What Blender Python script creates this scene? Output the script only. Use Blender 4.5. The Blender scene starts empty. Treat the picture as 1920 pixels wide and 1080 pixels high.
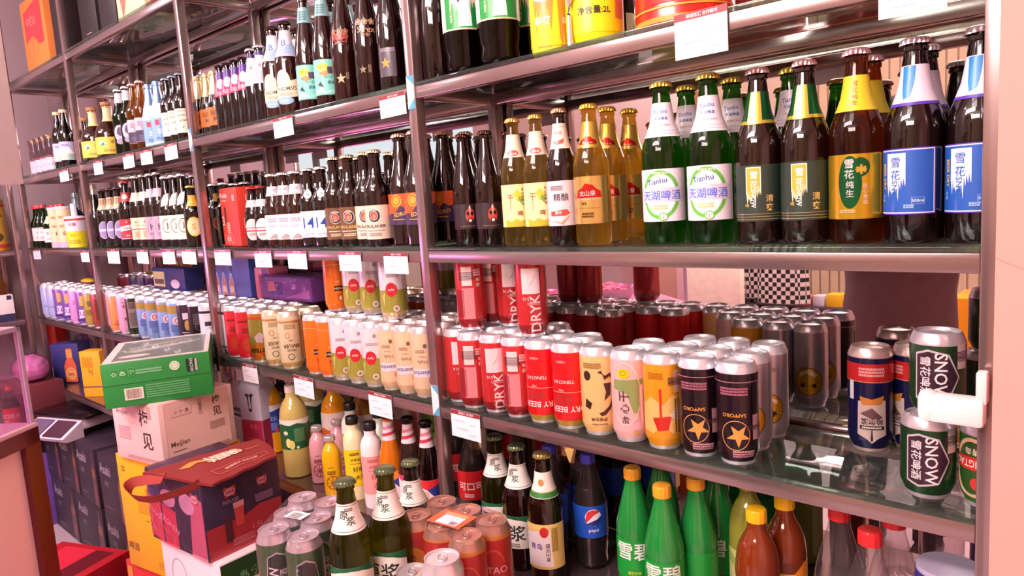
import bpy, bmesh, math, random
from mathutils import Vector, Matrix
random.seed(4)
PI = math.pi
C = bpy.context.scene.collection
H = 1.45                      # camera height above the floor; tables below give z relative to the camera

# ---------------------------------------------------------------- camera (24 mm class phone lens, rolled 3.7 deg, 7 deg down)
F = 1334.917
CX = Vector((0.74115141, 0.66823875, -0.0644327))       # image right
CY = Vector((0.037158, -0.13666217, -0.98992057))       # image down
CZ = Vector((-0.67030879, 0.73128683, -0.12611777))     # view direction
cam_data = bpy.data.cameras.new('camera')
cam = bpy.data.objects.new('camera', cam_data); C.objects.link(cam)
m = Matrix((CX, -CY, -CZ)).transposed().to_4x4(); m.translation = Vector((0, 0, H))
cam.matrix_world = m
cam_data.sensor_width = 36; cam_data.lens = F/1920*36; cam_data.clip_start = .02; cam_data.clip_end = 100
S = bpy.context.scene; S.camera = cam

def ray(u, v):
    return CX*(u-960) + CY*(v-540) + CZ*F
def atY(u, v, y): d = ray(u, v); return d*(y/d.y)
def atZ(u, v, z): d = ray(u, v); return d*(z/d.z)
def atX(u, v, x): d = ray(u, v); return d*(x/d.x)
def xu(u, y, z):
    "X of the point (X, y, z) that stands under image column u"
    k = (u-960)/F           # p.CX = k p.CZ
    return (k*(CZ.y*y+CZ.z*z) - (CX.y*y+CX.z*z)) / (CX.x - k*CZ.x)

# ---------------------------------------------------------------- world, lights, exposure
S.view_settings.view_transform = 'Standard'; S.view_settings.look = 'None'
S.view_settings.gamma = 1; S.view_settings.use_curve_mapping = False
S.view_settings.exposure = -0.15
w = bpy.data.worlds.new('world'); S.world = w; w.use_nodes = True
bg = w.node_tree.nodes['Background']; bg.inputs[0].default_value = (.86, .95, 1, 1); bg.inputs[1].default_value = 1.8
def area(name, loc, target, sx, sy, power, col):
    l = bpy.data.lights.new(name, 'AREA'); l.shape = 'RECTANGLE'; l.size = sx; l.size_y = sy; l.energy = power; l.color = col
    o = bpy.data.objects.new(name, l); C.objects.link(o); o.location = loc
    d = Vector(target)-Vector(loc); o.rotation_euler = d.to_track_quat('-Z', 'Y').to_euler(); return o
area('aisle_light', (-1.3, -.5, 2.6), (-1.3, 1.0, .9), 1.7, .3, 66, (1, .82, .79))
area('counter_light', (-3.4, -.4, 2.55), (-3.3, 1.0, .9), .9, .3, 38, (1, .80, .86))
area('shop_fill', (-.5, -1.6, 2.5), (-.6, 1.0, .6), 1.4, .4, 64, (1, .80, .77))  # added fill from behind the camera, brightens the rack; no lamp hangs here
area('back_wall_fill', (-1.6, -1.0, 2.6), (-1.6, -2.5, 1.2), 4.0, .6, 52, (1, .84, .80))  # added to brighten the opposite wall that mirror and steel reflect
area('far_shop_light', (-7.2, -1.0, 2.6), (-7.2, -1.2, 0), 3.0, 1.2, 70, (1, .90, .86))
area('meat_counter_light', (-3.5, .02, 1.22), (-2.9, 1.0, 1.1), .9, .12, 6, (1, .28, .74))

# ---------------------------------------------------------------- materials
MC = {}
def lin(h):
    h = h.lstrip('#'); c = [int(h[i:i+2], 16)/255 for i in (0, 2, 4)]
    return tuple(x/12.92 if x <= .04045 else ((x+.055)/1.055)**2.4 for x in c)+(1,)
def M(kind, hexc='ffffff'):
    key = kind+'_'+hexc
    if key in MC: return MC[key]
    m = bpy.data.materials.new(key); m.use_nodes = True; nt = m.node_tree; N = nt.nodes; b = N['Principled BSDF']
    col = lin(hexc); b.inputs['Base Color'].default_value = col
    R, Me = b.inputs['Roughness'], b.inputs['Metallic']
    def noise(scale, lo, hi, bump=0, stretch=None, colour=True):
        tc = N.new('ShaderNodeTexCoord'); n = N.new('ShaderNodeTexNoise'); n.inputs['Scale'].default_value = scale; n.inputs['Detail'].default_value = 4
        if stretch:
            mp = N.new('ShaderNodeMapping'); mp.inputs['Scale'].default_value = stretch
            nt.links.new(tc.outputs['Object'], mp.inputs[0]); nt.links.new(mp.outputs[0], n.inputs[0])
        else: nt.links.new(tc.outputs['Object'], n.inputs[0])
        if colour:
            mx = N.new('ShaderNodeMix'); mx.data_type = 'RGBA'; nt.links.new(n.outputs[0], mx.inputs[0])
            mx.inputs[6].default_value = tuple(x*lo for x in col[:3])+(1,); mx.inputs[7].default_value = tuple(min(1, x*hi) for x in col[:3])+(1,)
            nt.links.new(mx.outputs[2], b.inputs['Base Color'])
        if bump:
            bp = N.new('ShaderNodeBump'); bp.inputs['Strength'].default_value = bump; bp.inputs['Distance'].default_value = .002
            nt.links.new(n.outputs[0], bp.inputs['Height']); nt.links.new(bp.outputs[0], b.inputs['Normal'])
        return n
    if kind == 'paper': R.default_value = .42; b.inputs['Coat Weight'].default_value = .15
    elif kind == 'matte': R.default_value = .75; noise(14, .93, 1.05)
    elif kind == 'wall': R.default_value = .8; noise(5, .95, 1.03, .25)
    elif kind == 'can': R.default_value = .3; Me.default_value = .3; b.inputs['Coat Weight'].default_value = .5; b.inputs['Coat Roughness'].default_value = .15
    elif kind == 'foil': R.default_value = .28; Me.default_value = .75
    elif kind == 'alu': R.default_value = .28; Me.default_value = .6
    elif kind == 'steel': R.default_value = .22; Me.default_value = .82; noise(3, .88, 1.06, .05)
    elif kind == 'dark': R.default_value = .06; b.inputs['Base Color'].default_value = tuple(c*.35 for c in col[:3])+(1,); b.inputs['Coat Weight'].default_value = .6; b.inputs['Coat Roughness'].default_value = .03
    elif kind == 'plastic': R.default_value = .28
    elif kind == 'juice': R.default_value = .08; b.inputs['Subsurface Weight'].default_value = .25; b.inputs['Subsurface Radius'].default_value = (.02, .015, .008); b.inputs['Coat Weight'].default_value = .5; b.inputs['Coat Roughness'].default_value = .03
    elif kind == 'carton': R.default_value = .5; noise(20, .94, 1.04)
    elif kind == 'cloth': R.default_value = .9; noise(25, .8, 1.15, .5)
    elif kind == 'wood': R.default_value = .4; noise(6, .6, 1.3, 0, (1, 12, 12))
    elif kind == 'mirror': R.default_value = .01; Me.default_value = 1
    elif kind == 'skin': R.default_value = .5; b.inputs['Subsurface Weight'].default_value = .1
    elif kind == 'lamp':
        b.inputs['Emission Color'].default_value = col; b.inputs['Emission Strength'].default_value = 9
    elif kind in ('glass', 'film', 'pane', 'pet'):
        out = N['Material Output']; N.remove(b)
        tr = N.new('ShaderNodeBsdfTransparent'); tr.inputs[0].default_value = col
        gl = N.new('ShaderNodeBsdfGlossy'); gl.inputs['Roughness'].default_value = .03 if kind != 'film' else .12
        df = N.new('ShaderNodeBsdfTranslucent' if kind == 'glass' else 'ShaderNodeBsdfDiffuse'); df.inputs[0].default_value = col
        m1 = N.new('ShaderNodeMixShader'); m1.inputs[0].default_value = {'glass': .42, 'film': .015, 'pane': .02, 'pet': .025}[kind]
        nt.links.new(tr.outputs[0], m1.inputs[1]); nt.links.new(df.outputs[0], m1.inputs[2])
        fr = N.new('ShaderNodeFresnel'); ge = N.new('ShaderNodeNewGeometry'); io = N.new('ShaderNodeMix'); io.data_type = 'FLOAT'   # thin sheet: same reflectance from both sides
        nt.links.new(ge.outputs['Backfacing'], io.inputs[0]); io.inputs[2].default_value = 1.45; io.inputs[3].default_value = 1/1.45; nt.links.new(io.outputs[0], fr.inputs[0])
        fk = N.new('ShaderNodeMath'); fk.operation = 'MULTIPLY'; fk.inputs[1].default_value = .55 if kind == 'film' else 1; nt.links.new(fr.outputs[0], fk.inputs[0])
        m2 = N.new('ShaderNodeMixShader'); nt.links.new(fk.outputs[0], m2.inputs[0]); nt.links.new(m1.outputs[0], m2.inputs[1]); nt.links.new(gl.outputs[0], m2.inputs[2])
        if kind == 'film':
            tc = N.new('ShaderNodeTexCoord'); n = N.new('ShaderNodeTexNoise'); n.inputs['Scale'].default_value = 22; n.inputs['Distortion'].default_value = 1.5
            nt.links.new(tc.outputs['Object'], n.inputs[0]); bp = N.new('ShaderNodeBump'); bp.inputs['Strength'].default_value = .7; bp.inputs['Distance'].default_value = .01
            nt.links.new(n.outputs[0], bp.inputs['Height']); nt.links.new(bp.outputs[0], gl.inputs['Normal']); nt.links.new(bp.outputs[0], fr.inputs['Normal'])
        nt.links.new(m2.outputs[0], out.inputs[0])
    MC[key] = m; return m

# ---------------------------------------------------------------- mesh builder
class MB:
    def __init__(s): s.v = []; s.f = []; s.m = []; s.mats = []; s.sm = []
    def mi(s, mat):
        if mat not in s.mats: s.mats.append(mat)
        return s.mats.index(mat)
    def add(s, vs, fs, mat, smooth=False):
        o = len(s.v); k = s.mi(mat); s.v += [tuple(p) for p in vs]
        for f in fs: s.f.append([i+o for i in f]); s.m.append(k); s.sm.append(smooth)
        return s
    def box(s, x0, x1, y0, y1, z0, z1, mat, c=0):
        if c <= 0:
            vs = [(x, y, z) for z in (z0, z1) for y in (y0, y1) for x in (x0, x1)]
            return s.add(vs, [(0, 2, 3, 1), (4, 5, 7, 6), (0, 1, 5, 4), (2, 6, 7, 3), (0, 4, 6, 2), (1, 3, 7, 5)], mat)
        bm = bmesh.new(); bmesh.ops.create_cube(bm, size=1)
        for v in bm.verts: v.co = Vector(((x0+x1)/2+v.co.x*(x1-x0), (y0+y1)/2+v.co.y*(y1-y0), (z0+z1)/2+v.co.z*(z1-z0)))
        bmesh.ops.bevel(bm, geom=bm.edges[:], offset=c, segments=2, affect='EDGES', profile=.5)
        bm.verts.index_update(); s.add([v.co[:] for v in bm.verts], [[v.index for v in f.verts] for f in bm.faces], mat); bm.free(); return s
    def lathe(s, prof, mat, seg=32, cx=0, cy=0, a0=0, a1=2*PI, mats=None):
        full = abs(a1-a0-2*PI) < 1e-6; n = seg if full else seg+1; vs = []; fs = []
        for r, z in prof:
            for i in range(n):
                a = a0+(a1-a0)*i/seg; vs.append((cx+r*math.sin(a), cy-r*math.cos(a), z))
        k = 0
        for j in range(len(prof)-1):
            ff = []
            for i in range(seg):
                i2 = (i+1) % n; ff.append((j*n+i, j*n+i2, (j+1)*n+i2, (j+1)*n+i))
            fs.append(ff)
        o = len(s.v); s.v += vs
        for j, ff in enumerate(fs):
            mm = s.mi(mats[j] if mats else mat)
            for f in ff: s.f.append([q+o for q in f]); s.m.append(mm); s.sm.append(True)
        return s
    def tube(s, pts, r, mat, seg=8, closed=False):
        pts = [Vector(p) for p in pts]; n = len(pts); vs = []; fs = []
        up = Vector((0, 0, 1))
        for i, p in enumerate(pts):
            d = (pts[min(i+1, n-1)]-pts[max(i-1, 0)]).normalized()
            a = d.cross(up); a = a.normalized() if a.length > .05 else d.cross(Vector((1, 0, 0))).normalized(); b = d.cross(a)
            rr = r[i] if isinstance(r, (list, tuple)) else r
            for k in range(seg): t = 2*PI*k/seg; vs.append(p+(a*math.cos(t)+b*math.sin(t))*rr)
        for i in range(n-1):
            for k in range(seg): k2 = (k+1) % seg; fs.append((i*seg+k, i*seg+k2, (i+1)*seg+k2, (i+1)*seg+k))
        fs.append(list(range(seg))[::-1]); fs.append([(n-1)*seg+k for k in range(seg)])
        return s.add(vs, fs, mat, True)
    def mesh(s, name):
        me = bpy.data.meshes.new(name); me.from_pydata(s.v, [], s.f)
        for mt in s.mats: me.materials.append(mt)
        me.polygons.foreach_set('material_index', s.m); me.polygons.foreach_set('use_smooth', s.sm)
        bm = bmesh.new(); bm.from_mesh(me); bmesh.ops.recalc_face_normals(bm, faces=[f for f in bm.faces if True]) if len(s.f) < 4000 and not getattr(s, 'norec', False) else None
        bm.to_mesh(me); bm.free()
        try: me.set_sharp_from_angle(angle=.6)
        except Exception: pass
        me.update(); return me
    def obj(s, name, parent=None, loc=None, rot=None):
        o = bpy.data.objects.new(name, s.mesh(name)); C.objects.link(o)
        if parent: o.parent = parent
        if loc: o.location = loc
        if rot is not None: o.rotation_euler = (0, 0, rot) if not isinstance(rot, tuple) else rot
        return o

# ---------------------------------------------------------------- flat artwork (label printing): 2D shapes in mm, wrapped on their surface
TX = {}
def glyphs(txt):
    if txt in TX: return TX[txt]
    c = bpy.data.curves.new('t', 'FONT'); c.body = txt; c.size = 1; c.resolution_u = 2; c.align_x = 'CENTER'; c.align_y = 'CENTER'; c.offset = .012
    o = bpy.data.objects.new('t', c); C.objects.link(o); bpy.context.view_layer.update()
    me = bpy.data.meshes.new_from_object(o.evaluated_get(bpy.context.evaluated_depsgraph_get()))
    xs = [v.co.x for v in me.vertices] or [0]; ys = [v.co.y for v in me.vertices] or [0]
    x0, y0 = (min(xs)+max(xs))/2, (min(ys)+max(ys))/2; hh = max(max(ys)-min(ys), .01)
    r = ([((v.co.x-x0)/hh, (v.co.y-y0)/hh) for v in me.vertices], [tuple(p.vertices) for p in me.polygons])
    bpy.data.objects.remove(o); bpy.data.curves.remove(c); bpy.data.meshes.remove(me); TX[txt] = r; return r
def shape2d(d):
    "-> verts, faces in mm"
    k = d[0]
    if k == 't':          # 't', text, s, t, height, colour, rot deg, squeeze
        _, txt, s, t, hgt, col = d[:6]; rot = math.radians(d[6]) if len(d) > 6 else 0; sq = d[7] if len(d) > 7 else 1
        vs, fs = glyphs(txt); c, n = math.cos(rot), math.sin(rot)
        return [(s+hgt*(x*sq*c-y*n), t+hgt*(x*sq*n+y*c)) for x, y in vs], fs, col
    if k == 'r': _, s, t, ww, hh, col = d[:6]; return [(s-ww/2, t-hh/2), (s+ww/2, t-hh/2), (s+ww/2, t+hh/2), (s-ww/2, t+hh/2)], [(0, 1, 2, 3)], col
    if k == 'e': _, s, t, rx, ry, col = d; n = 24; return [(s+rx*math.cos(2*PI*i/n), t+ry*math.sin(2*PI*i/n)) for i in range(n)], [tuple(range(n))], col
    if k == 'o':
        _, s, t, rx, ry, wd, col = d; n = 28; vs = []
        for i in range(n): a = 2*PI*i/n; vs += [(s+rx*math.cos(a), t+ry*math.sin(a)), (s+(rx-wd)*math.cos(a), t+(ry-wd)*math.sin(a))]
        return vs, [(2*i, (2*i+2) % (2*n), (2*i+3) % (2*n), 2*i+1) for i in range(n)], col
    if k == '*':
        _, s, t, r, col = d[:5]; a0 = math.radians(d[5]) if len(d) > 5 else 0; vs = [(s, t)]
        for i in range(10): a = a0+PI/2+PI*i/5; q = r if i % 2 == 0 else r*.4; vs.append((s+q*math.cos(a), t+q*math.sin(a)))
        return vs, [(0, i+1, (i+1) % 10+1) for i in range(10)], col
    if k == 'p': return list(d[1]), [tuple(range(len(d[1])))], d[2]
    if k == 'l':          # lines of small print: 'l', s, t, w, n, pitch, colour, vertical?
        _, s, t, ww, n, pt, col = d[:7]; vs = []; fs = []; rnd = random.Random(int(s*7+t*3)); vert = len(d) > 7
        for i in range(n):
            x = -ww/2
            while x < ww/2-1:
                q = min(rnd.uniform(1.5, 4), ww/2-x); o = len(vs)
                for a, b in ((x, -.32), (x+q*.8, -.32), (x+q*.8, .32), (x, .32)):
                    b = b*pt*.55/.5-i*pt; vs.append((s+b, t+a) if vert else (s+a, t+b))
                fs.append((o, o+1, o+2, o+3)); x += q
        return vs, fs, col
    if k == 'b':          # barcode: 'b', s, t, w, h, vertical?
        _, s, t, ww, hh = d[:5]; vs = []; fs = []; x = -ww/2; rnd = random.Random(3)
        while x < ww/2:
            q = rnd.choice((.5, .8, 1.2)); o = len(vs)
            for a, b in ((x, -hh/2), (x+q, -hh/2), (x+q, hh/2), (x, hh/2)): vs.append((s+b, t+a) if len(d) > 5 else (s+a, t+b))
            fs.append((o, o+1, o+2, o+3)); x += q+rnd.choice((.6, 1))
        return vs, fs, '46323a'
def art(mb, decals, fn, kind='paper', step=4, flat=False, lift=.00018):
    "fn(s_mm, t_mm, eps_m) -> xyz"
    for i, d in enumerate(decals):
        vs, fs, col = shape2d(d); eps = lift*(i*.5+1)
        bm = bmesh.new(); bv = [bm.verts.new((x, y, 0)) for x, y in vs]
        for f in fs:
            try: bm.faces.new([bv[q] for q in f])
            except Exception: pass
        if not flat:
            xs = [x for x, y in vs]; x = math.floor(min(xs)/step)*step+step
            while x < max(xs):
                bmesh.ops.bisect_plane(bm, geom=bm.verts[:]+bm.edges[:]+bm.faces[:], plane_co=(x, 0, 0), plane_no=(1, 0, 0)); x += step
        bm.verts.index_update()
        mb.add([fn(v.co.x, v.co.y, eps) for v in bm.verts], [[v.index for v in f.verts] for f in bm.faces], M(kind, col)); bm.free()

def rad(prof, z):
    for (r0, z0), (r1, z1) in zip(prof, prof[1:]):
        if z1 > z0 and z0 <= z <= z1: return r0+(r1-r0)*(z-z0)/(z1-z0)
    return prof[-1][0]
def label_mesh(name, prof, z0, z1, halfdeg, base, decals, kind='paper', eps=.0006, seg=24):
    mb = MB(); mb.norec = True
    zs = [z0]+[z for r, z in prof if z0+.001 < z < z1-.001]+[z1]; zs = sorted(set(zs))
    if base:
        h = math.radians(halfdeg)
        mb.lathe([(rad(prof, z)+eps, z) for z in zs], M(kind, base), seg if halfdeg < 180 else 32, 0, 0, -h, h)
    rm = max(rad(prof, (z0+z1)/2), .001)
    def fn(s, t, e):
        z = t/1000; r = rad(prof, min(max(z, prof[0][1]), prof[-1][1]))+eps+e; a = s/1000/rm
        return (r*math.sin(a), -r*math.cos(a), z)
    art(mb, decals, fn, kind)
    return mb.mesh(name)

# ---------------------------------------------------------------- profiles (r, z) as fractions
PR = {
 'lager': [(0, .012), (.7, 0), (.9, .0), (1, .02), (1, .55), (.985, .585), (.9, .63), (.72, .69), (.56, .75), (.47, .82), (.41, .89), (.37, .93), (.43, .935), (.43, .955), (.38, .96), (.37, .985), (0, .985)],
 'slope': [(0, .012), (.7, 0), (.9, .0), (1, .02), (1, .48), (.96, .54), (.84, .62), (.68, .7), (.54, .78), (.44, .86), (.38, .93), (.45, .935), (.45, .955), (.38, .96), (.37, .985), (0, .985)],
 'steep': [(0, .012), (.7, 0), (.9, .0), (1, .02), (1, .56), (.96, .61), (.8, .66), (.6, .71), (.5, .76), (.46, .84), (.42, .92), (.48, .925), (.48, .95), (.42, .96), (.4, .985), (0, .985)],
 'slim': [(0, .012), (.8, 0), (.95, .0), (1, .02), (1, .52), (.94, .58), (.8, .66), (.62, .75), (.5, .85), (.46, .93), (.54, .935), (.54, .955), (.46, .96), (.45, .985), (0, .985)],
 'champ': [(0, .02), (.7, 0), (.9, .0), (1, .02), (1, .42), (.92, .52), (.72, .64), (.5, .75), (.4, .86), (.38, .93), (.5, .935), (.5, .98), (0, .985)],
 'globe': [(0, .012), (.6, 0), (.85, .0), (1, .03), (1, .38), (.97, .45), (.86, .53), (.6, .61), (.36, .67), (.28, .74), (.26, .9), (.3, .91), (.3, .94), (0, .94)],
 'pet': [(0, .03), (.35, 0), (.7, .0), (.9, .03), (.96, .06), (.9, .12), (.98, .17), (.98, .2), (1, .21), (1, .5), (.98, .53), (.97, .6), (.88, .68), (.7, .77), (.5, .86), (.4, .9), (.38, .915), (.38, .93), (0, .93)],
 'petslope': [(0, .03), (.4, 0), (.75, .0), (.92, .03), (.96, .06), (.9, .12), (1, .18), (1, .55), (.97, .6), (.8, .7), (.6, .8), (.46, .87), (.42, .9), (.42, .93), (0, .93)],
 'round': [(0, .02), (.6, 0), (.85, .0), (.97, .012), (1, .04), (1, .60), (.985, .66), (.93, .72), (.82, .775), (.64, .825), (.48, .86), (.42, .885), (.41, .93), (0, .93)],
 'jar': [(0, .02), (.75, 0), (.92, .0), (1, .04), (1, .68), (.96, .74), (.8, .8), (.6, .83), (.55, .86), (.55, .94), (0, .94)],
 'soju': [(0, .012), (.75, 0), (.92, .0), (1, .02), (1, .5), (.95, .56), (.75, .64), (.5, .72), (.42, .8), (.4, .95), (0, .95)],
 'cyl': [(0, .0), (.97, .0), (1, .01), (1, .98), (.97, 1), (0, 1)],
}
KINDS = {}
def crown(R, z0, h, col):
    mb = MB(); n = 42; vs = []
    for r, z, fl in ((R*1.0, z0, 1), (R*.97, z0+h*.45, .6), (R*.86, z0+h*.85, 0), (R*.7, z0+h, 0)):
        for i in range(n): a = 2*PI*i/n; q = r*(1+.07*fl*(1 if i % 2 else -1)); vs.append((q*math.sin(a), -q*math.cos(a), z))
    fs = [(j*n+i, j*n+(i+1) % n, (j+1)*n+(i+1) % n, (j+1)*n+i) for j in range(3) for i in range(n)]
    fs.append([3*n+i for i in range(n)]); mb.add(vs, fs, M('foil', col), True); return mb.mesh('cap')
def screw(R, z0, h, col, kind='plastic', ribs=True):
    mb = MB(); n = 48; vs = []
    for r, z, fl in ((R, z0, 1), (R, z0+h*.85, 1), (R*.9, z0+h, 0)):
        for i in range(n): a = 2*PI*i/n; q = r*(1+.02*fl*(1 if (i//2) % 2 else -1)*(1 if ribs else 0)); vs.append((q*math.sin(a), -q*math.cos(a), z))
    fs = [(j*n+i, j*n+(i+1) % n, (j+1)*n+(i+1) % n, (j+1)*n+i) for j in range(2) for i in range(n)]
    fs.append([2*n+i for i in range(n)]); mb.add(vs, fs, M(kind, col), True); return mb.mesh('cap')
def bottle(key, prof, R, Ht, gk, gcol, cap, label=None, neck=None, extra=None, liquid=None, seg=32):
    """cap=(type,colour); label=(z0,z1,halfdeg,base,decals[,kind]) in mm"""
    P = [(r*R, z*Ht) for r, z in PR[prof]]
    parts = [('body', MB().lathe(P, M(gk, gcol), seg).mesh(key), -1)]
    if liquid:
        col, top = liquid; L = [(max(r-.0016, 0), z+(.002 if i else .003)) for i, (r, z) in enumerate(P) if z < top*Ht]
        L.append((rad(P, top*Ht)-.0016, top*Ht)); L.append((0, top*Ht)); parts.append(('liquid', MB().lathe(L, M('plastic', col), 24).mesh('liquid'), -1))
    rc = rad(P, Ht*.95 if prof in ('lager', 'slope', 'steep', 'slim') else Ht*.92)
    if cap:
        k, c = cap[0], cap[1]
        if k == 'crown': parts.append(('cap', crown(rc*1.12+.0006, Ht*.965, Ht*.035 if Ht < .3 else .009, c), -1))
        elif k == 'screw':
            rs = cap[2]/1000 if len(cap) > 2 else rc*1.2; z0 = min(Ht-(cap[3]/1000 if len(cap) > 3 else .012), P[-1][1]-.002); parts.append(('cap', screw(rs, z0, Ht-z0, c, cap[4] if len(cap) > 4 else 'plastic'), -1))
        elif k == 'cork': parts.append(('cork', MB().lathe([(0, P[-1][1]-.002), (rc*.95, P[-1][1]-.002), (rc*1.25, P[-1][1]+.002), (rc*1.25, Ht), (0, Ht)], M('matte', c), 18).mesh('cork'), -1))
        elif k == 'foil':
            zf = cap[2]*Ht; parts.append(('neck_foil', label_mesh('neck_foil', P, zf, P[-2][1], 180, c, cap[3] if len(cap) > 3 else [], 'foil', .0009), -1))
            parts.append(('cap', MB().lathe([(rc+.0012, P[-2][1]-.001), (rc, Ht), (0, Ht)], M('foil', c), 24).mesh('cap'), -1))
    for nm, lb in (('label', label), ('neck_label', neck)):
        if lb: parts.append((nm, label_mesh(nm, P, lb[0]/1000, lb[1]/1000, lb[2], lb[3], lb[4], lb[5] if len(lb) > 5 else 'paper'), -1))
    for e in (extra or []): parts.append(e)
    KINDS[key] = dict(parts=parts, R=R, H=Ht, cat='bottle')
def can(key, R, Ht, col, decals, band='d8d4dc', inverted=True, kind='can', zones=None):
    "zones: [(z0mm,z1mm,colour)] painted bands; inverted cans stand on their lids, dished base up"
    if inverted:
        P = [(0, .003), (R*.74, .003), (R*.78, 0), (R*.81, .002), (R*.82, .006), (R*.98, .018), (R, .022), (R, Ht-.0155), (R*.985, Ht-.0125), (R*.9, Ht-.005), (R*.845, Ht-.001), (R*.82, Ht), (R*.79, Ht-.001), (R*.765, Ht-.0045), (R*.7, Ht-.0055), (R*.45, Ht-.003), (R*.15, Ht-.002), (0, Ht-.002)]
        paint0, paint1 = .006, Ht-.0145
    else:
        P = [(0, .008), (R*.6, .004), (R*.7, 0), (R*.76, .002), (R*.97, .013), (R, .017), (R, Ht-.022), (R*.98, Ht-.018), (R*.83, Ht-.006), (R*.82, Ht-.002), (R*.84, Ht), (R*.8, Ht), (R*.78, Ht-.004), (R*.74, Ht-.0045), (R*.71, Ht-.003), (0, Ht-.003)]
        paint0, paint1 = .004, Ht-.017
    ms = []
    for (r0, z0), (r1, z1) in zip(P, P[1:]):
        zm = (z0+z1)/2; out = max(r0, r1) > R*.8 and z0 >= paint0-.001 and z1 <= paint1+.0005 and z1 > z0
        ms.append(M(kind, col) if out else M('alu', band))
    mb = MB(); mb.lathe(P, None, 32, mats=ms)
    zz = zones or []
    for z0, z1, c in zz: mb.lathe([(rad(P, z0/1000)+.0002, z0/1000)]+[(r+.0002, z) for r, z in P if z0/1000 < z < z1/1000 and r > R*.8]+[(rad(P, z1/1000)+.0002, z1/1000)], M(kind, c), 32)
    parts = [('body', mb.mesh(key), -1)]
    if not inverted:
        t = MB(); t.tube([(R*.1*math.cos(a)*2.2, R*.25+R*.42*math.sin(a)*.8-R*.25, Ht-.0012) for a in [i*PI/8 for i in range(17)]], .0012, M('alu', band), 6)
        t.box(-.004, .004, -.003, .006, Ht-.0025, Ht-.0005, M('alu', band)); parts.append(('pull_tab', t.mesh('pull_tab'), -1))
    if decals: parts.append(('print', label_mesh('print', P, .018, Ht-.02, 10, None, decals, kind, .0004), 0))
    KINDS[key] = dict(parts=parts, R=R, H=Ht, cat='can')

LABELS = set(); PUT = []
def meta(o, label, cat, group=None, kind=None):
    n = len(label.split())
    if not (4 <= n <= 16): print('LABEL LENGTH', n, label)
    o['label'] = label; o['category'] = cat
    if group: o['group'] = group
    if kind: o['kind'] = kind
def empty(name, label, cat, loc=(0, 0, 0), rz=0, group=None):
    o = bpy.data.objects.new(name, None); o.empty_display_size = .02; C.objects.link(o); o.location = loc; o.rotation_euler = (0, 0, rz); meta(o, label, cat, group); return o
def put(key, x, y, z, label, group, name, off=0, tilt=None, cat=None):
    K = KINDS[key]; a = math.atan2(-x, y)+math.radians(off)
    root = empty(name, label, cat or K['cat'], (x, y, z+H+.0002), a, group)
    if tilt: root.rotation_euler = (tilt[0], tilt[1], a)
    made = []
    for pn, me, par in K['parts']:
        o = bpy.data.objects.new(pn, me); C.objects.link(o); o.parent = root if par < 0 else made[par]; made.append(o)
    if label in LABELS: print('DUP', label)
    LABELS.add(label); PUT.append([root, x, y, z, K['R'], K['H']]); return root
ORD = ['leftmost', 'second from left', 'third from left', 'fourth from left', 'fifth from left', 'sixth from left', 'seventh from left', 'eighth from left']
NUM = ['', 'one', 'two', 'three', 'four', 'five', 'six', 'seven', 'eight']
def relax():
    "nudge neighbours that would touch apart (a few mm)"
    for it in range(400):
        mv = 0
        for i, a in enumerate(PUT):
            for b in PUT[i+1:]:
                if abs(a[1]-b[1]) > .12 or abs(a[2]-b[2]) > .12 or a[3] > b[3]+b[5]-.002 or b[3] > a[3]+a[5]-.002: continue
                dx, dy = b[1]-a[1], b[2]-a[2]; d = math.hypot(dx, dy); g = a[4]+b[4]+.0006-d
                if g > .0001:
                    mv += 1; k = g*.5/d; a[1] -= dx*k*.5; b[1] += dx*k*.5; a[2] -= dy*k*.5; b[2] += dy*k*.5
        for a in PUT:
            for px in (-4.135, -3.24, -2.21, -1.166, -.1445):
                if a[2] < .99: continue
                for y0, y1 in ((1.0, 1.025), (1.24, 1.265)):
                    nx, ny = min(max(a[1], px-.0128), px+.0128), min(max(a[2], y0), y1); ddx, ddy = a[1]-nx, a[2]-ny; d = math.hypot(ddx, ddy) or 1e-6
                    if d < a[4]+.0003: g = (a[4]+.0003-d)/d; a[1] += ddx*g; a[2] += ddy*g
            if a[2] > 1.0: a[2] = min(max(a[2], 1.001+a[4]), 1.2395-a[4]*.2)
        if not mv: break
    for a in PUT: a[0].location.x, a[0].location.y = a[1], a[2]
    print('relax', it, mv)
def row(key, name, desc, where, us, Ys, z, group, off=0, dx=0):
    """one column of bottles or cans per image column in us (at the base), len(Ys) deep"""
    n = len(us)
    for i, u in enumerate(us):
        x0 = xu(u, Ys[0], z)
        for j, y in enumerate(Ys):
            o = 'leftmost' if i == 0 else ('rightmost' if i == n-1 else ORD[i])
            rw = ['', 'second row', 'third row'][j]; where = where if j == 0 else where.replace('front row, ', '')
            if n == 1: c_ = [desc+', '+where] if j == 0 else [desc+', %s, %s' % (rw, where), desc+', '+rw]
            elif j == 0: c_ = ['%s, %s of %s %s' % (desc, o, NUM[n], where), '%s, %s of %s in front' % (desc, o, NUM[n]), '%s, %s of %s' % (desc, o, NUM[n])]
            else: c_ = ['%s, %s, %s column, %s' % (desc, rw, o, where), '%s, %s, %s column' % (desc, rw, o)]
            lab = next((q for q in c_ if len(q.split()) <= 16), c_[-1])
            put(key, x0+dx*j, y, z, lab, group, name, off+random.uniform(-4, 4))
# ================================================================= KINDS
W = 'f4eef2'
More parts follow.
